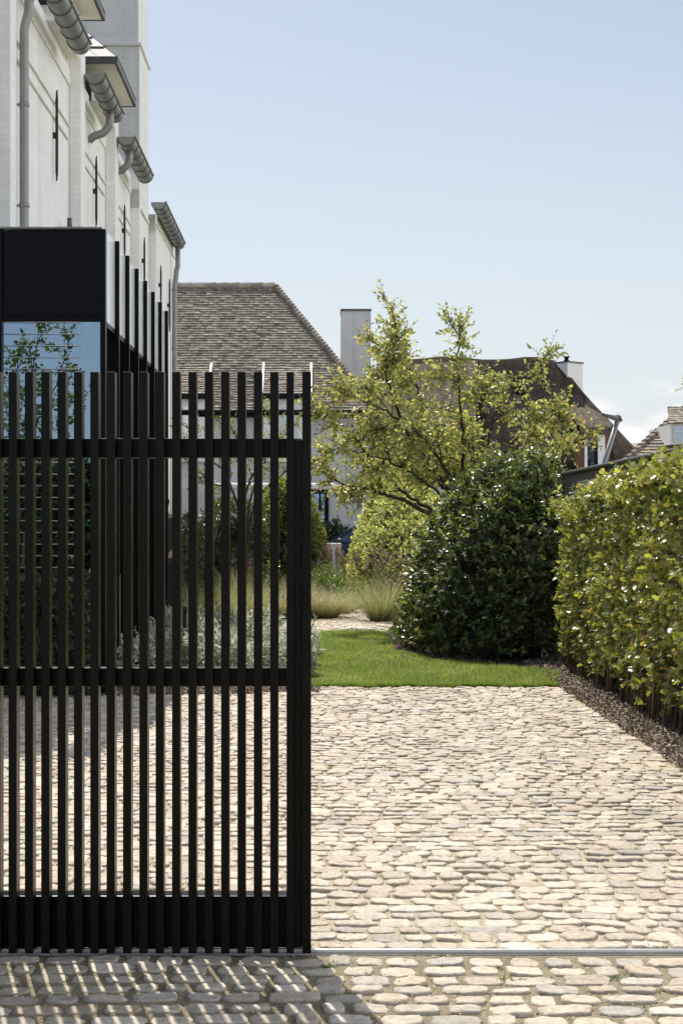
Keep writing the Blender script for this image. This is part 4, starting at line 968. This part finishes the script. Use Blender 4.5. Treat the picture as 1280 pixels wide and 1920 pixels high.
# young tree and hedge at the left, outside the frame: mirrored in the glass of the extension
TY=8.6; b5=Vector((-3.95,8.7,0)); f5=Vector((-3.93,8.7,1.5))
def U(x,z,dy=0): return Vector((x,8.7+dy,z))
tree('young_tree','slender young tree whose thin leafy crown is mirrored in the front glass of the extension','tree',b5,[b5,(-3.96,8.7,.8),f5],[
 dict(p=[f5,U(-3.92,2.6),U(-3.85,3.4),U(-3.75,4.25)],r=.03,n=15,s=.3),
 dict(p=[f5,U(-3.8,2.7,.3),U(-3.5,3.3,.4),U(-3.25,3.95,.5)],r=.024,n=12,s=.35),
 dict(p=[f5,U(-4.0,2.5,-.3),U(-4.15,3.3,-.4),U(-4.1,4.0,-.5)],r=.024,n=12,s=.35),
 dict(p=[f5,U(-4.05,2.3,.2),U(-4.2,2.9,.3),U(-4.35,3.5,.4)],r=.02,n=10,s=.3),
 dict(p=[f5,U(-3.75,2.2,-.2),U(-3.5,2.8,-.2),U(-3.2,3.3,-.3)],r=.02,n=10,s=.3),
],[(.16,.2,.05),(.22,.25,.06),(.11,.14,.035)],None,.075,M['leaf_tree'],subL=.55,twL=.28,ntw=4,nleaf=6,r0=.035)
hm=thing('hedge','tall green boundary hedge mirrored in the lower glass of the extension','hedge',(-5.2,4.2,0))
acc=Acc(); n=5200; x=rng.uniform(-8.0,-2.9,n); z=rng.random(n)*2.75; y=4.9-.0*x+rng.normal(0,.12,n)
sprigs(acc,np.stack([x,y,z],1),np.stack([rng.normal(0,.4,n),rng.uniform(.2,1,n),rng.uniform(0,.9,n)],1),5,.13,.085,[(.06,.11,.03),(.09,.14,.035),(.05,.08,.025)],None,OVATE)
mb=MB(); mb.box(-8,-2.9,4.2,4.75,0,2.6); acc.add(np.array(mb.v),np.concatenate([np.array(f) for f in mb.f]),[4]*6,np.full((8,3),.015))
acc.build('foliage',M['leaf_dome'],hm)
# ================================================================== GRASSES AND PERENNIALS
GT=[(.42,.37,.23),(.50,.45,.31),(.31,.31,.15),(.20,.24,.08),(.56,.51,.38)]
def tussock(label,c,L,n,spreadr=.12,lean=(.25,.95),cols=GT,w=None,width=.005,droop=.75,jit_=.32,plumes=0,pcol=(.22,.12,.12),group='ornamental grasses in the garden bed'):
    s=thing('ornamental_grass',label,'grass clump',(c[0],c[1],0),0,group)
    acc=Acc(); a=rng.uniform(0,6.28,n); r=spreadr*np.sqrt(rng.random(n))
    B=np.stack([c[0]+r*np.cos(a),c[1]+r*np.sin(a),np.full(n,-.015)],1)
    blades(acc,B,a+rng.normal(0,.7,n),L*rng.uniform(.55,1.1,n),rng.uniform(lean[0],lean[1],n),width,cols,w,seg=6,droop=droop,jit=jit_)
    acc.build('blades',M['leaf_grass'],s)
    if plumes:
        ac=Acc(); n=plumes; a=rng.uniform(0,6.28,n)
        B=np.stack([c[0]+spreadr*.6*np.cos(a),c[1]+spreadr*.6*np.sin(a),np.zeros(n)],1)
        for i in range(n):
            l=L*random.uniform(1.0,1.35); d=Vector((math.cos(a[i])*.28+.1,math.sin(a[i])*.28,1)).normalized(); p=Vector(B[i])
            twig_tube(ac,[p,p+d*l*.6,p+d*l],[.003,.003,.002],(.25,.2,.12),4)
            m_=26; t=rng.random(m_)*.26
            Q=np.array([list(p+d*(l*(.78+q))) for q in t]); 
            leaves(ac,Q,unit(np.array(list(d))+rng.normal(0,.45,(m_,3))),unit(rng.normal(0,1,(m_,3))),.05*rng.uniform(.6,1.2,m_),palette(m_,[pcol,(pcol[0]*1.4,pcol[1]*1.5,pcol[2]*1.4)]),LANCE,1.2)
        ac.build('seed_heads',M['leaf_grass'],s)
    return s
tussock('big arching straw-coloured grass clump at the edge of the path, just right of the gate end post',(.10,25.9),.82,1500,.20,(.35,1.0))
tussock('green feathery grass clump leaning over the path, beside the dark shrub',(1.05,24.9),.80,1300,.17,(.2,.75),cols=[(.30,.32,.15),(.22,.27,.10),(.40,.39,.22),(.16,.21,.07),(.50,.46,.32)],plumes=8,pcol=(.2,.13,.17))
tussock('straw grass clump behind the gate, next to the wide end post',(-.62,25.6),.95,1400,.2,(.3,.95))
tussock('green-gold grass clump behind the middle of the gate',(-1.25,24.6),.92,1300,.18,(.25,.85),w=[.2,.15,.3,.3,.05])
tussock('green grass clump with yellow tips behind the gate, nearest the white building',(-1.92,23.6),.95,1300,.18,(.25,.85),w=[.15,.1,.35,.37,.03])
tussock('tall upright yellow grass clump behind the gate, in front of the dark shrubs',(-1.45,27.6),1.05,900,.14,(.1,.5),w=[.2,.2,.3,.25,.05])
tussock('reddish plumed grass in front of the low concrete block',(.42,32.2),.92,700,.16,(.15,.6),plumes=46,pcol=(.24,.15,.13))
tussock('purple-brown plumed grass at the foot of the sunlit clipped shrub',(1.00,30.3),.80,600,.15,(.15,.6),plumes=40,pcol=(.21,.14,.15))
tussock('dry beige plumed grass between the concrete block and the clipped shrub',(.72,30.9),.85,800,.18,(.15,.7),plumes=22,pcol=(.33,.25,.17))
tussock('purple-tinged grass wedged between the pale clump and the dark shrub',(1.28,26.6),1.0,700,.16,(.15,.6),plumes=26,pcol=(.2,.13,.15))
tussock('low fine straw grass in the middle of the bed right of the gate',(.45,28.6),.62,1000,.24,(.3,.9),w=[.35,.3,.15,.08,.12])
tussock('low bleached grass by the inner curve of the path',(.32,27.0),.48,900,.22,(.3,1.0),w=[.35,.3,.1,.05,.2])
tussock('far grass clump behind the gate, between the two rounded shrubs',(-.35,30.2),.9,800,.18,(.2,.7),w=[.2,.2,.3,.25,.05],plumes=10,pcol=(.2,.07,.22))
def perennial(label,c,h,r,n,flowers=0,fcol=(.22,.05,.30)):
    s=thing('perennial',label,'plant',(c[0],c[1],0),0,'leafy perennials among the grasses')
    acc=Acc(); ac2=Acc()
    for i in range(n):
        a=random.uniform(0,6.28);q=r*math.sqrt(random.random()); p=Vector((c[0]+q*math.cos(a)*.5,c[1]+q*math.sin(a)*.5,-.01)); e=Vector((c[0]+q*1.3*math.cos(a),c[1]+q*1.3*math.sin(a),h*random.uniform(.65,1.05)))
        twig_tube(acc,[p,p.lerp(e,.5)+rnd(.015),e],[.005,.004,.002],(.12,.15,.06),4)
        d=(e-p)
        sprigs(acc,np.array([list(p.lerp(e,.25))]),np.array([list(d)]),14,d.length*.75,.075,[(.10,.16,.04),(.15,.21,.06),(.08,.12,.035)],None,OVATE,.9,spread=1.1)
        if i<flowers:
            m_=30; t=rng.random(m_)*.22; Q=np.array([list(e+Vector((0,0,q_))) for q_ in t])
            leaves(ac2,Q,unit(rng.normal(0,1,(m_,3))*np.array([1,1,.4])),unit(rng.normal(0,1,(m_,3))+np.array([0,0,1])),.035*rng.uniform(.6,1.2,m_),palette(m_,[fcol,(fcol[0]*1.4,fcol[1]*1.6,fcol[2]*1.3)]),SIMPLE,1.2)
    acc.build('foliage',M['leaf_dome'],s)
    if flowers: ac2.build('flower_spikes',M['leaf_dome'],s)
perennial('bright green leafy perennial in the bed right of the gate end post',(.20,29.6),.75,.32,34)
perennial('green bushy perennial below the reddish plumed grass',(.62,29.0),.62,.34,30)
perennial('leafy perennial with a purple flower spike seen through the gate',(-.95,27.2),.95,.25,20,3)
perennial('green perennial at the foot of the dark rounded shrubs behind the gate',(-1.9,26.2),.6,.3,22)
perennial('pale green leafy perennial beside the inner curve of the path',(.55,27.6),.5,.28,26)
perennial('fresh green perennial in front of the far straw grasses right of the gate',(.05,30.6),.85,.34,34)
perennial('green perennial under the sunlit clipped shrub, left of the violet spikes',(.92,28.9),.6,.26,26)
perennial('perennial with thin violet spikes beside the clipped shrub',(1.32,29.0),.85,.2,16,5,(.14,.06,.16))
# silver-leaved plants in the near bed
SP=[(-1.62,15.7,.50),(-1.20,15.5,.46),(-.80,15.4,.44),(-.42,15.5,.42),(-.20,15.9,.36),(-1.75,16.6,.58),(-1.35,16.7,.55),(-.95,16.6,.52),(-.55,16.6,.5),(-.28,17.0,.46),(-1.6,17.8,.62),(-1.1,17.9,.58),(-.65,18.0,.54),(-1.75,19.1,.62),(-1.15,19.2,.56),(-.75,19.3,.5),(-1.9,15.1,.42),(-.34,18.4,.46)]
SL=['silver-leaved plant beside the lawn, poking out past the end post of the gate']
for i,(x,y,h) in enumerate(SP):
    s=thing('silver_plant',SL[0] if i==4 else 'silver-grey felt-leaved plant in the bed behind the lower bars of the gate','plant',(x,y,0),0,None if i==4 else 'silver-leaved plants behind the gate')
    acc=Acc(); n=70 if y<16.5 else 58
    a=rng.uniform(0,6.28,n); q=.24*np.sqrt(rng.random(n)); 
    if i==4: q*=.6
    C=np.stack([x+q*np.cos(a),y+q*np.sin(a),h*rng.uniform(.05,.75,n)],1)
    A=np.stack([np.cos(a)*.5,np.sin(a)*.5,np.full(n,1.)],1)+rng.normal(0,.25,(n,3))
    sprigs(acc,C,A,8,rng.uniform(.1,.2,n),.085,[(.56,.57,.48),(.66,.66,.57),(.38,.40,.32),(.24,.28,.18)],[.34,.32,.2,.14],LANCE,1.7,spread=.9,up=.3,jit=.12)
    acc.build('foliage',M['leaf_silver'],s)
# dark dead stems and low leaf litter plants are part of the bed; one black garden light stake
m=MB(); sx,sy=gx(347,16.3),16.3
gl=thing('garden_light','thin black garden light post standing among the silver plants','light',(sx,sy,0))
m.tube([(sx,sy,-.05),(sx,sy,.66)],.024,12); m.build('post',M['iron'],gl)
m=MB(); m.lathe([(.0,.72),(.026,.715),(.027,.67),(.02,.662),(.0,.66)],(sx,sy,0),14); m.build('cap',M['iron'],gl)
# small weeds between the stones
WD=[(614,1812,.055),(836,1786,.04),(912,1858,.03),(955,1838,.05),(1240,1780,.05),(1072,1452,.07),(725,1445,.07),(1088,1458,.06),(620,1440,.06),(1225,1782,.04),(700,1840,.035),(342,1785,.07),(880,1785,.035),(1150,1835,.04),(935,1815,.04)]
WL={0:'green weed sprouting beside the gate rail at the foot of the end post',11:'small weed growing under the bottom edge of the gate'}
for i,(px,py,h) in enumerate(WD):
    Y=F*EYE/(py-VY); x=gx(px,Y)
    s=thing('weed',WL.get(i,'tiny grass tuft growing in a joint between the cobbles'),'weed',(x,Y,0),0,None if i in WL else 'grass tufts between the cobbles')
    acc=Acc(); n=26; a=rng.uniform(0,6.28,n)
    h*=.72
    blades(acc,np.stack([x+.02*rng.normal(0,1,n),Y+.012*rng.normal(0,1,n),np.full(n,-.01)],1),a,h*rng.uniform(.5,1.2,n),rng.uniform(.3,1.1,n),.007,[(.12,.18,.04),(.18,.23,.06),(.25,.25,.1)],None,seg=3)
    acc.build('blades',M['leaf_grass'],s)
# ================================================================== LOW WALL, CAR, POLE, PERSON
m=MB(); m.box(gx(598,37.5),gx(640,37.5),37.5,38.6,-.1,gz(1019,37.5)); tag(m.build('concrete_block',M['concrete'],bevel=.012),'pale square concrete block wall in front of the dark car','wall')
def loft(mb,secs,smooth=True):
    n=len(secs[0]); vs=[v for s in secs for v in s]; fs=[]
    for j in range(len(secs)-1):
        for k in range(n): k2=(k+1)%n; fs.append((j*n+k,j*n+k2,(j+1)*n+k2,(j+1)*n+k))
    fs.append(tuple(range(n-1,-1,-1))); fs.append(tuple((len(secs)-1)*n+k for k in range(n)))
    return mb.add(vs,fs,smooth)
cx0=gx(612,41.5)-1.36; CYf=41.1; CW=1.85
car=thing('parked_car','dark blue car parked on the street behind the pale concrete block','car',(cx0+2.3,CYf+CW/2,0))
mb=MB()
prof=[(0,.42,.78),(.12,.30,.92),(.5,.26,1.02),(1.35,.26,1.10),(2.6,.26,1.12),(3.9,.28,1.12),(4.45,.34,1.08),(4.62,.45,.9)]
secs=[]
for x,zl,zh in prof:
    ins=.10 if x in (0,4.62) else (.03 if x<.3 or x>4.3 else 0); zm=zl+(zh-zl)*.6
    a,b2_=CYf+ins,CYf+CW-ins
    secs.append([(cx0+x,a+.05,zl),(cx0+x,a,zl+.12),(cx0+x,a-.0,zm),(cx0+x,a+.06,zh-.03),(cx0+x,a+.16,zh),(cx0+x,b2_-.16,zh),(cx0+x,b2_-.06,zh-.03),(cx0+x,b2_,zm),(cx0+x,b2_,zl+.12),(cx0+x,b2_-.05,zl)])
loft(mb,secs); body=mb.build('body',M['carpaint'],car)
mb=MB(); secs=[]
for x,z in ((1.32,1.08),(2.15,1.585),(2.8,1.66),(3.6,1.62),(4.35,1.10)):
    t_=(z-1.08)/.58; i1=.06+.20*max(t_,0)
    if z<1.2: secs.append([(cx0+x,CYf+.06,1.05),(cx0+x,CYf+.07,z),(cx0+x,CYf+CW-.07,z),(cx0+x,CYf+CW-.06,1.05)])
    else: secs.append([(cx0+x,CYf+.06,1.05),(cx0+x,CYf+i1,z),(cx0+x,CYf+CW-i1,z),(cx0+x,CYf+CW-.06,1.05)])
loft(mb,secs,False); mb.build('roof',M['carpaint'],car,bevel=.03)
def glasspoly(pts,name): 
    m_=MB(); m_.poly(pts); return m_.build(name,M['glass'] if name=='windscreen' else M['glassdark'],car)
def sy(z): return CYf+.06+.20*(z-1.08)/.58-.006
glasspoly([(cx0+1.62,sy(1.14),1.14),(cx0+2.55,sy(1.14),1.14),(cx0+2.55,sy(1.55),1.55),(cx0+2.2,sy(1.53),1.53)],'side_window')
glasspoly([(cx0+2.63,sy(1.14),1.14),(cx0+3.5,sy(1.14),1.14),(cx0+3.45,sy(1.53),1.53),(cx0+2.63,sy(1.55),1.55)],'side_window')
nx=Vector((-.52,0,.85))*.008
glasspoly([tuple(Vector(p)+nx) for p in ((cx0+1.40,CYf+.16,1.13),(cx0+2.11,CYf+.33,1.56),(cx0+2.11,CYf+CW-.33,1.56),(cx0+1.40,CYf+CW-.16,1.13))],'windscreen')
mm=MB(); 
for k_,(rx_) in enumerate((1,)):
    vs=[];fs=[];c=Vector((cx0+1.72,CYf-.10,1.17))
    for j in range(9):
        ph=math.pi*j/8
        for k in range(12):
            a=2*math.pi*k/12; vs.append(c+Vector((.09*math.sin(ph)*math.cos(a),.13*math.cos(ph),.085*math.sin(ph)*math.sin(a))))
    for j in range(8):
        for k in range(12): fs.append((j*12+k,j*12+(k+1)%12,(j+1)*12+(k+1)%12,(j+1)*12+k))
    mm.add(vs,fs,True); mm.tube([c+Vector((0,.1,-.02)),c+Vector((.02,.2,-.06))],.025,8)
mm.build('wing_mirror',M['plasticblack'],car)
for x in (.9,3.75):
    for y_ in (CYf+.1,CYf+CW-.1):
        w=MB(); n=28; s=1 if y_<CYf+1 else -1
        prof2=[(.19,.11),(.30,.115),(.335,.09),(.335,-.09),(.30,-.115),(.19,-.11)]
        vs=[(cx0+x+r_*math.cos(2*math.pi*k/n),y_+o_,.335-.05+r_*math.sin(2*math.pi*k/n)) for r_,o_ in prof2 for k in range(n)]
        fs=[(j*n+k,j*n+(k+1)%n,(j+1)*n+(k+1)%n,(j+1)*n+k) for j in range(5) for k in range(n)]
        w.add(vs,fs,True); wo=w.build('wheel',M['rubber'],car)
        q=MB(); q.tube([(cx0+x,y_-s*.09,.285),(cx0+x,y_-s*.05,.285)],.19,24)
        for k in range(5):
            a=2*math.pi*k/5; q.obox((cx0+x+.11*math.cos(a),y_-s*.1,.285+.11*math.sin(a)),(.08*math.cos(a),0,.08*math.sin(a)),(0,.012,0),(-.025*math.sin(a),0,.025*math.cos(a)))
        q.build('rim',M['alloy'],wo)
for y_ in (CYf+.3,CYf+CW-.3):
    m_=MB(); m_.box(cx0+.02,cx0+.16,y_-.2,y_+.2,.70,.82); m_.build('headlight',M['lamp'],car,bevel=.02)
m_=MB(); m_.box(cx0+2.3,cx0+2.44,CYf-.012,CYf+.006,.98,1.01); m_.build('door_handle',M['plasticblack'],car)
# angled grey pole with an arm above the fence
Y=30.0; p=thing('parasol_pole','leaning grey metal cantilever parasol pole with its folded arm, in front of the thatched dormer','parasol',(gx(1122,Y),Y,0))
m=MB(); a=at(1120,905,Y); bT=at(1158,785,Y); m.tube([a+(a-bT)*.9,a,bT],[.06,.055,.05],10); m.build('pole',M['zinc'],p)
m=MB(); c1=at(1126,775,Y); c2=at(1164,790,Y); m.tube([c1,at(1150,783,Y),at(1158,783,Y)],[.035,.055,.065],10); m.build('arm',M['zinc'],p)
m=MB(); m.tube([at(1155,781,Y),at(1160,784,Y),c2],[.06,.055,.03],8); m.build('hinge',M['zincdark'],p)
# person at the far end of the extension, mostly behind the last fin
px_,py_=-2.165,20.75; 
st=MB(); st.box(-2.9,-1.8,20.35,21.4,-.05,.22); tag(st.build('door_step',M['concrete'],bevel=.01),'low stone step at the far end of the glazed extension','step')
pe=thing('person','person with short brown hair in dark clothes standing half hidden behind the last black fin','person',(px_,py_,.22),R(25))
def skin(name,pts,edges,rad,m,parent,sub=2):
    me=bpy.data.meshes.new(name); me.from_pydata([tuple(p) for p in pts],edges,[]); me.update()
    o=bpy.data.objects.new(name,me); COL.objects.link(o); me.materials.append(m); o.parent=parent
    mo=o.modifiers.new('skin','SKIN'); mo.use_smooth_shade=True
    for i,r in enumerate(rad):
        sv=me.skin_vertices[0].data[i]; sv.radius=(r,r) if not isinstance(r,tuple) else r; sv.use_root=(i==0)
    s=o.modifiers.new('sub','SUBSURF'); s.levels=sub; s.render_levels=sub
    return o
pts=[(0,0,.95),(0,.0,1.15),(0,.0,1.36),(0,.0,1.50),(0,-.01,1.58),(0,-.015,1.66),(0,-.015,1.74),
 (.16,0,1.44),(.21,.02,1.16),(.22,-.06,.92),(.22,-.08,.84),(-.16,0,1.44),(-.21,.02,1.16),(-.22,-.06,.92),(-.22,-.08,.84),
 (.09,0,.88),(.10,-.01,.50),(.10,.02,.09),(.11,-.14,.04),(-.09,0,.88),(-.10,-.01,.50),(-.10,.02,.09),(-.11,-.14,.04)]
ed=[(0,1),(1,2),(2,3),(3,4),(4,5),(5,6),(2,7),(7,8),(8,9),(9,10),(2,11),(11,12),(12,13),(13,14),(0,15),(15,16),(16,17),(17,18),(0,19),(19,20),(20,21),(21,22)]
rd=[(.15,.11),(.13,.10),(.16,.11),(.06,.06),(.06,.065),(.085,.105),(.075,.09),.06,.045,.032,.035,.06,.045,.032,.035,.085,.06,.04,.04,.085,.06,.04,.04]
# fingers
for s in (1,-1):
    h0=10 if s>0 else 14
    for k,(dx,l) in enumerate(((-.03,.075),(-.01,.085),(.012,.08),(.032,.065))):
        i=len(pts); b0=(s*.22+dx*.3,-.08+dx,.80); pts+= [b0,(b0[0],b0[1]-.01,.80-l*.5),(b0[0]-s*.012,b0[1]-.015,.80-l)]; ed+=[(h0,i),(i,i+1),(i+1,i+2)]; rd+=[.011,.009,.007]
    i=len(pts); pts+=[(s*.205,-.13,.83),(s*.20,-.15,.79)]; ed+=[(h0,i),(i,i+1)]; rd+=[.012,.009]
body=skin('body',pts,ed,rd,M['skin'],pe)
# face: nose, ears, eyes, mouth on the head
fa=MB()
fa.add([(0,-.135,1.655),(-.016,-.112,1.648),(.016,-.112,1.648),(0,-.112,1.70)],[(0,1,3),(0,3,2),(0,2,1)],True)
def blob(mb,c,r,n=10,m=6):
    vs=[];fs=[]
    for j in range(m+1):
        ph=math.pi*j/m
        for k in range(n):
            a=2*math.pi*k/n; vs.append((c[0]+r[0]*math.sin(ph)*math.cos(a),c[1]+r[1]*math.sin(ph)*math.sin(a),c[2]+r[2]*math.cos(ph)))
    for j in range(m):
        for k in range(n): fs.append((j*n+k,(j+1)*n+k,(j+1)*n+(k+1)%n,j*n+(k+1)%n))
    mb.add(vs,fs,True)
for s in (1,-1): blob(fa,(s*.083,.0,1.675),(.012,.022,.034))
o=fa.build('nose_and_ears',M['skin']); o.parent=pe
ey=MB()
for s in (1,-1): blob(ey,(s*.032,-.103,1.695),(.013,.010,.008))
o=ey.build('eyes',M['hair']); o.parent=pe
mo_=MB(); blob(mo_,(0,-.112,1.622),(.025,.006,.006)); o=mo_.build('mouth',M['lip'] if 'lip' in M else M['skin']); o.parent=pe
ha=MB(); vs=[];fs=[]; n=18
for j in range(8):
    ph=math.pi*.55*j/7
    for k in range(n):
        a=2*math.pi*k/n; fr=1 if math.sin(a)>-.4 else .72
        vs.append((.094*math.sin(ph*fr)*math.cos(a),.0+.118*math.sin(ph*fr)*math.sin(a),1.70+.118*math.cos(ph*fr)))
for j in range(7):
    for k in range(n): fs.append((j*n+k,(j+1)*n+k,(j+1)*n+(k+1)%n,j*n+(k+1)%n))
ha.add(vs,fs,True); o=ha.build('hair',M['hair']); o.parent=pe
tp=[(0,0,.90),(0,0,1.15),(0,0,1.36),(0,0,1.46),(.16,0,1.44),(.21,.02,1.16),(.22,-.055,.95),(-.16,0,1.44),(-.21,.02,1.16),(-.22,-.055,.95)]
skin('jacket',tp,[(0,1),(1,2),(2,3),(2,4),(4,5),(5,6),(2,7),(7,8),(8,9)],[(.17,.13),(.15,.12),(.18,.13),(.10,.10),.075,.06,.048,.075,.06,.048],M['shirt'],pe)
lp=[(0,0,.94),(.09,0,.86),(.10,-.01,.50),(.10,.02,.10),(-.09,0,.86),(-.10,-.01,.50),(-.10,.02,.10)]
skin('trousers',lp,[(0,1),(1,2),(2,3),(0,4),(4,5),(5,6)],[(.165,.125),.10,.075,.06,.10,.075,.06],M['trousers'],pe)
for s in (1,-1):
    sh=MB(); blob(sh,(s*.105,-.06,.045),(.055,.15,.05)); o=sh.build('shoe',M['shoe']); o.parent=pe
# ================================================================== LIGHT, SKY, CAMERA
AZ=R(15.6); EL=R(59)
S=Vector((-math.sin(AZ)*math.cos(EL),math.cos(AZ)*math.cos(EL),math.sin(EL)))
sd=bpy.data.lights.new('sun','SUN'); sd.energy=5.0; sd.angle=R(.53); sd.color=(1,.948,.865)
so=bpy.data.objects.new('sun',sd); COL.objects.link(so); so.rotation_euler=S.to_track_quat('Z','Y').to_euler(); so.location=(0,0,30)
w=bpy.data.worlds.new('World'); scene.world=w; w.use_nodes=True; nt=w.node_tree
bg=nt.nodes['Background']; sky=nd(nt,'ShaderNodeTexSky'); sky.sky_type='NISHITA'; sky.sun_disc=False
sky.sun_elevation=EL; sky.sun_rotation=-AZ; sky.air_density=1.0; sky.dust_density=2.2; sky.ozone_density=1.2; sky.altitude=0
tc=nd(nt,'ShaderNodeTexCoord'); sx_=nd(nt,'ShaderNodeSeparateXYZ'); nt.links.new(tc.outputs['Generated'],sx_.inputs[0])
hz=nd(nt,'ShaderNodeMapRange',interpolation_type='SMOOTHSTEP'); hz.inputs['From Min'].default_value=-.02; hz.inputs['From Max'].default_value=.50; hz.inputs['To Min'].default_value=.82; hz.inputs['To Max'].default_value=.05; nt.links.new(sx_.outputs['Z'],hz.inputs['Value'])
hm_=nd(nt,'ShaderNodeMix',data_type='RGBA'); nt.links.new(hz.outputs[0],hm_.inputs['Factor']); stn=nd(nt,'ShaderNodeVectorMath',operation='MULTIPLY'); stn.inputs[1].default_value=(.965,1.0,1.01); nt.links.new(sky.outputs[0],stn.inputs[0]); nt.links.new(stn.outputs[0],hm_.inputs['A']); hm_.inputs['B'].default_value=(7.5,8.0,8.35,1)
mp=nd(nt,'ShaderNodeMapping'); mp.inputs['Scale'].default_value=(1,1,2.2); nt.links.new(tc.outputs['Generated'],mp.inputs[0])
nz=nd(nt,'ShaderNodeTexNoise',Scale=9.0,Detail=9,Roughness=.55); nt.links.new(mp.outputs[0],nz.inputs['Vector'])
def mrange(src,a,b_,c,d):
    m_=nd(nt,'ShaderNodeMapRange',interpolation_type='SMOOTHSTEP'); m_.inputs['From Min'].default_value=a; m_.inputs['From Max'].default_value=b_; m_.inputs['To Min'].default_value=c; m_.inputs['To Max'].default_value=d
    nt.links.new(src,m_.inputs['Value']); return m_.outputs[0]
def mul(a,b_):
    m_=nd(nt,'ShaderNodeMath',operation='MULTIPLY'); nt.links.new(a,m_.inputs[0]); nt.links.new(b_,m_.inputs[1]); return m_.outputs[0]
hi=nd(nt,'ShaderNodeMath',operation='MULTIPLY_ADD'); nt.links.new(sx_.outputs['Z'],hi.inputs[0]); hi.inputs[1].default_value=-5.0; nt.links.new(nz.outputs['Fac'],hi.inputs[2])
mask=mul(mul(mrange(hi.outputs[0],.04,.17,0,1),mrange(sx_.outputs['X'],.115,.175,0,1)),mrange(sx_.outputs['Z'],.0,.02,0,1))
fill_bank=mul(mul(mrange(sx_.outputs['X'],.34,.62,0,1),mrange(nz.outputs['Fac'],.22,.40,0,1.35)),mul(mrange(sx_.outputs['Z'],.0,.04,0,1),mrange(sx_.outputs['Z'],.75,.5,0,1)))  # bright clouds outside the view, added as fill light for the white wall
max_=nd(nt,'ShaderNodeMath',operation='MAXIMUM'); nt.links.new(mask,max_.inputs[0]); nt.links.new(fill_bank,max_.inputs[1]); mask=max_.outputs[0]
shade=mrange(nz.outputs['Fac'],.35,.65,.88,1.0)
cr=nd(nt,'ShaderNodeCombineXYZ')
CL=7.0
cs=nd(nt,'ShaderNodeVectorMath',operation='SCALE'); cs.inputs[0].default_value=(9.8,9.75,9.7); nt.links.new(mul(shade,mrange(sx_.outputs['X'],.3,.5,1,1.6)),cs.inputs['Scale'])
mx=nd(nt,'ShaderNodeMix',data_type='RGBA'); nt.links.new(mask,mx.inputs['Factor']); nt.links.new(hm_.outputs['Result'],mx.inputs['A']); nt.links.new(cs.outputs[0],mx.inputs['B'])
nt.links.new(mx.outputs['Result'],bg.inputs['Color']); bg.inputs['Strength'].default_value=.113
cd=bpy.data.cameras.new('camera'); co=bpy.data.objects.new('camera',cd); COL.objects.link(co)
co.location=(0,0,EYE); co.rotation_euler=(R(90),0,0)
cd.sensor_width=36; cd.lens=F/1920*36; cd.shift_x=(640-VX)/1920; cd.shift_y=(VY-960)/1920; cd.clip_start=.1; cd.clip_end=3000
scene.camera=co
scene.view_settings.view_transform='Standard'; scene.view_settings.look='None'; scene.view_settings.exposure=0; scene.view_settings.gamma=1
scene.render.engine='CYCLES'; scene.cycles.max_bounces=8; scene.cycles.transparent_max_bounces=12
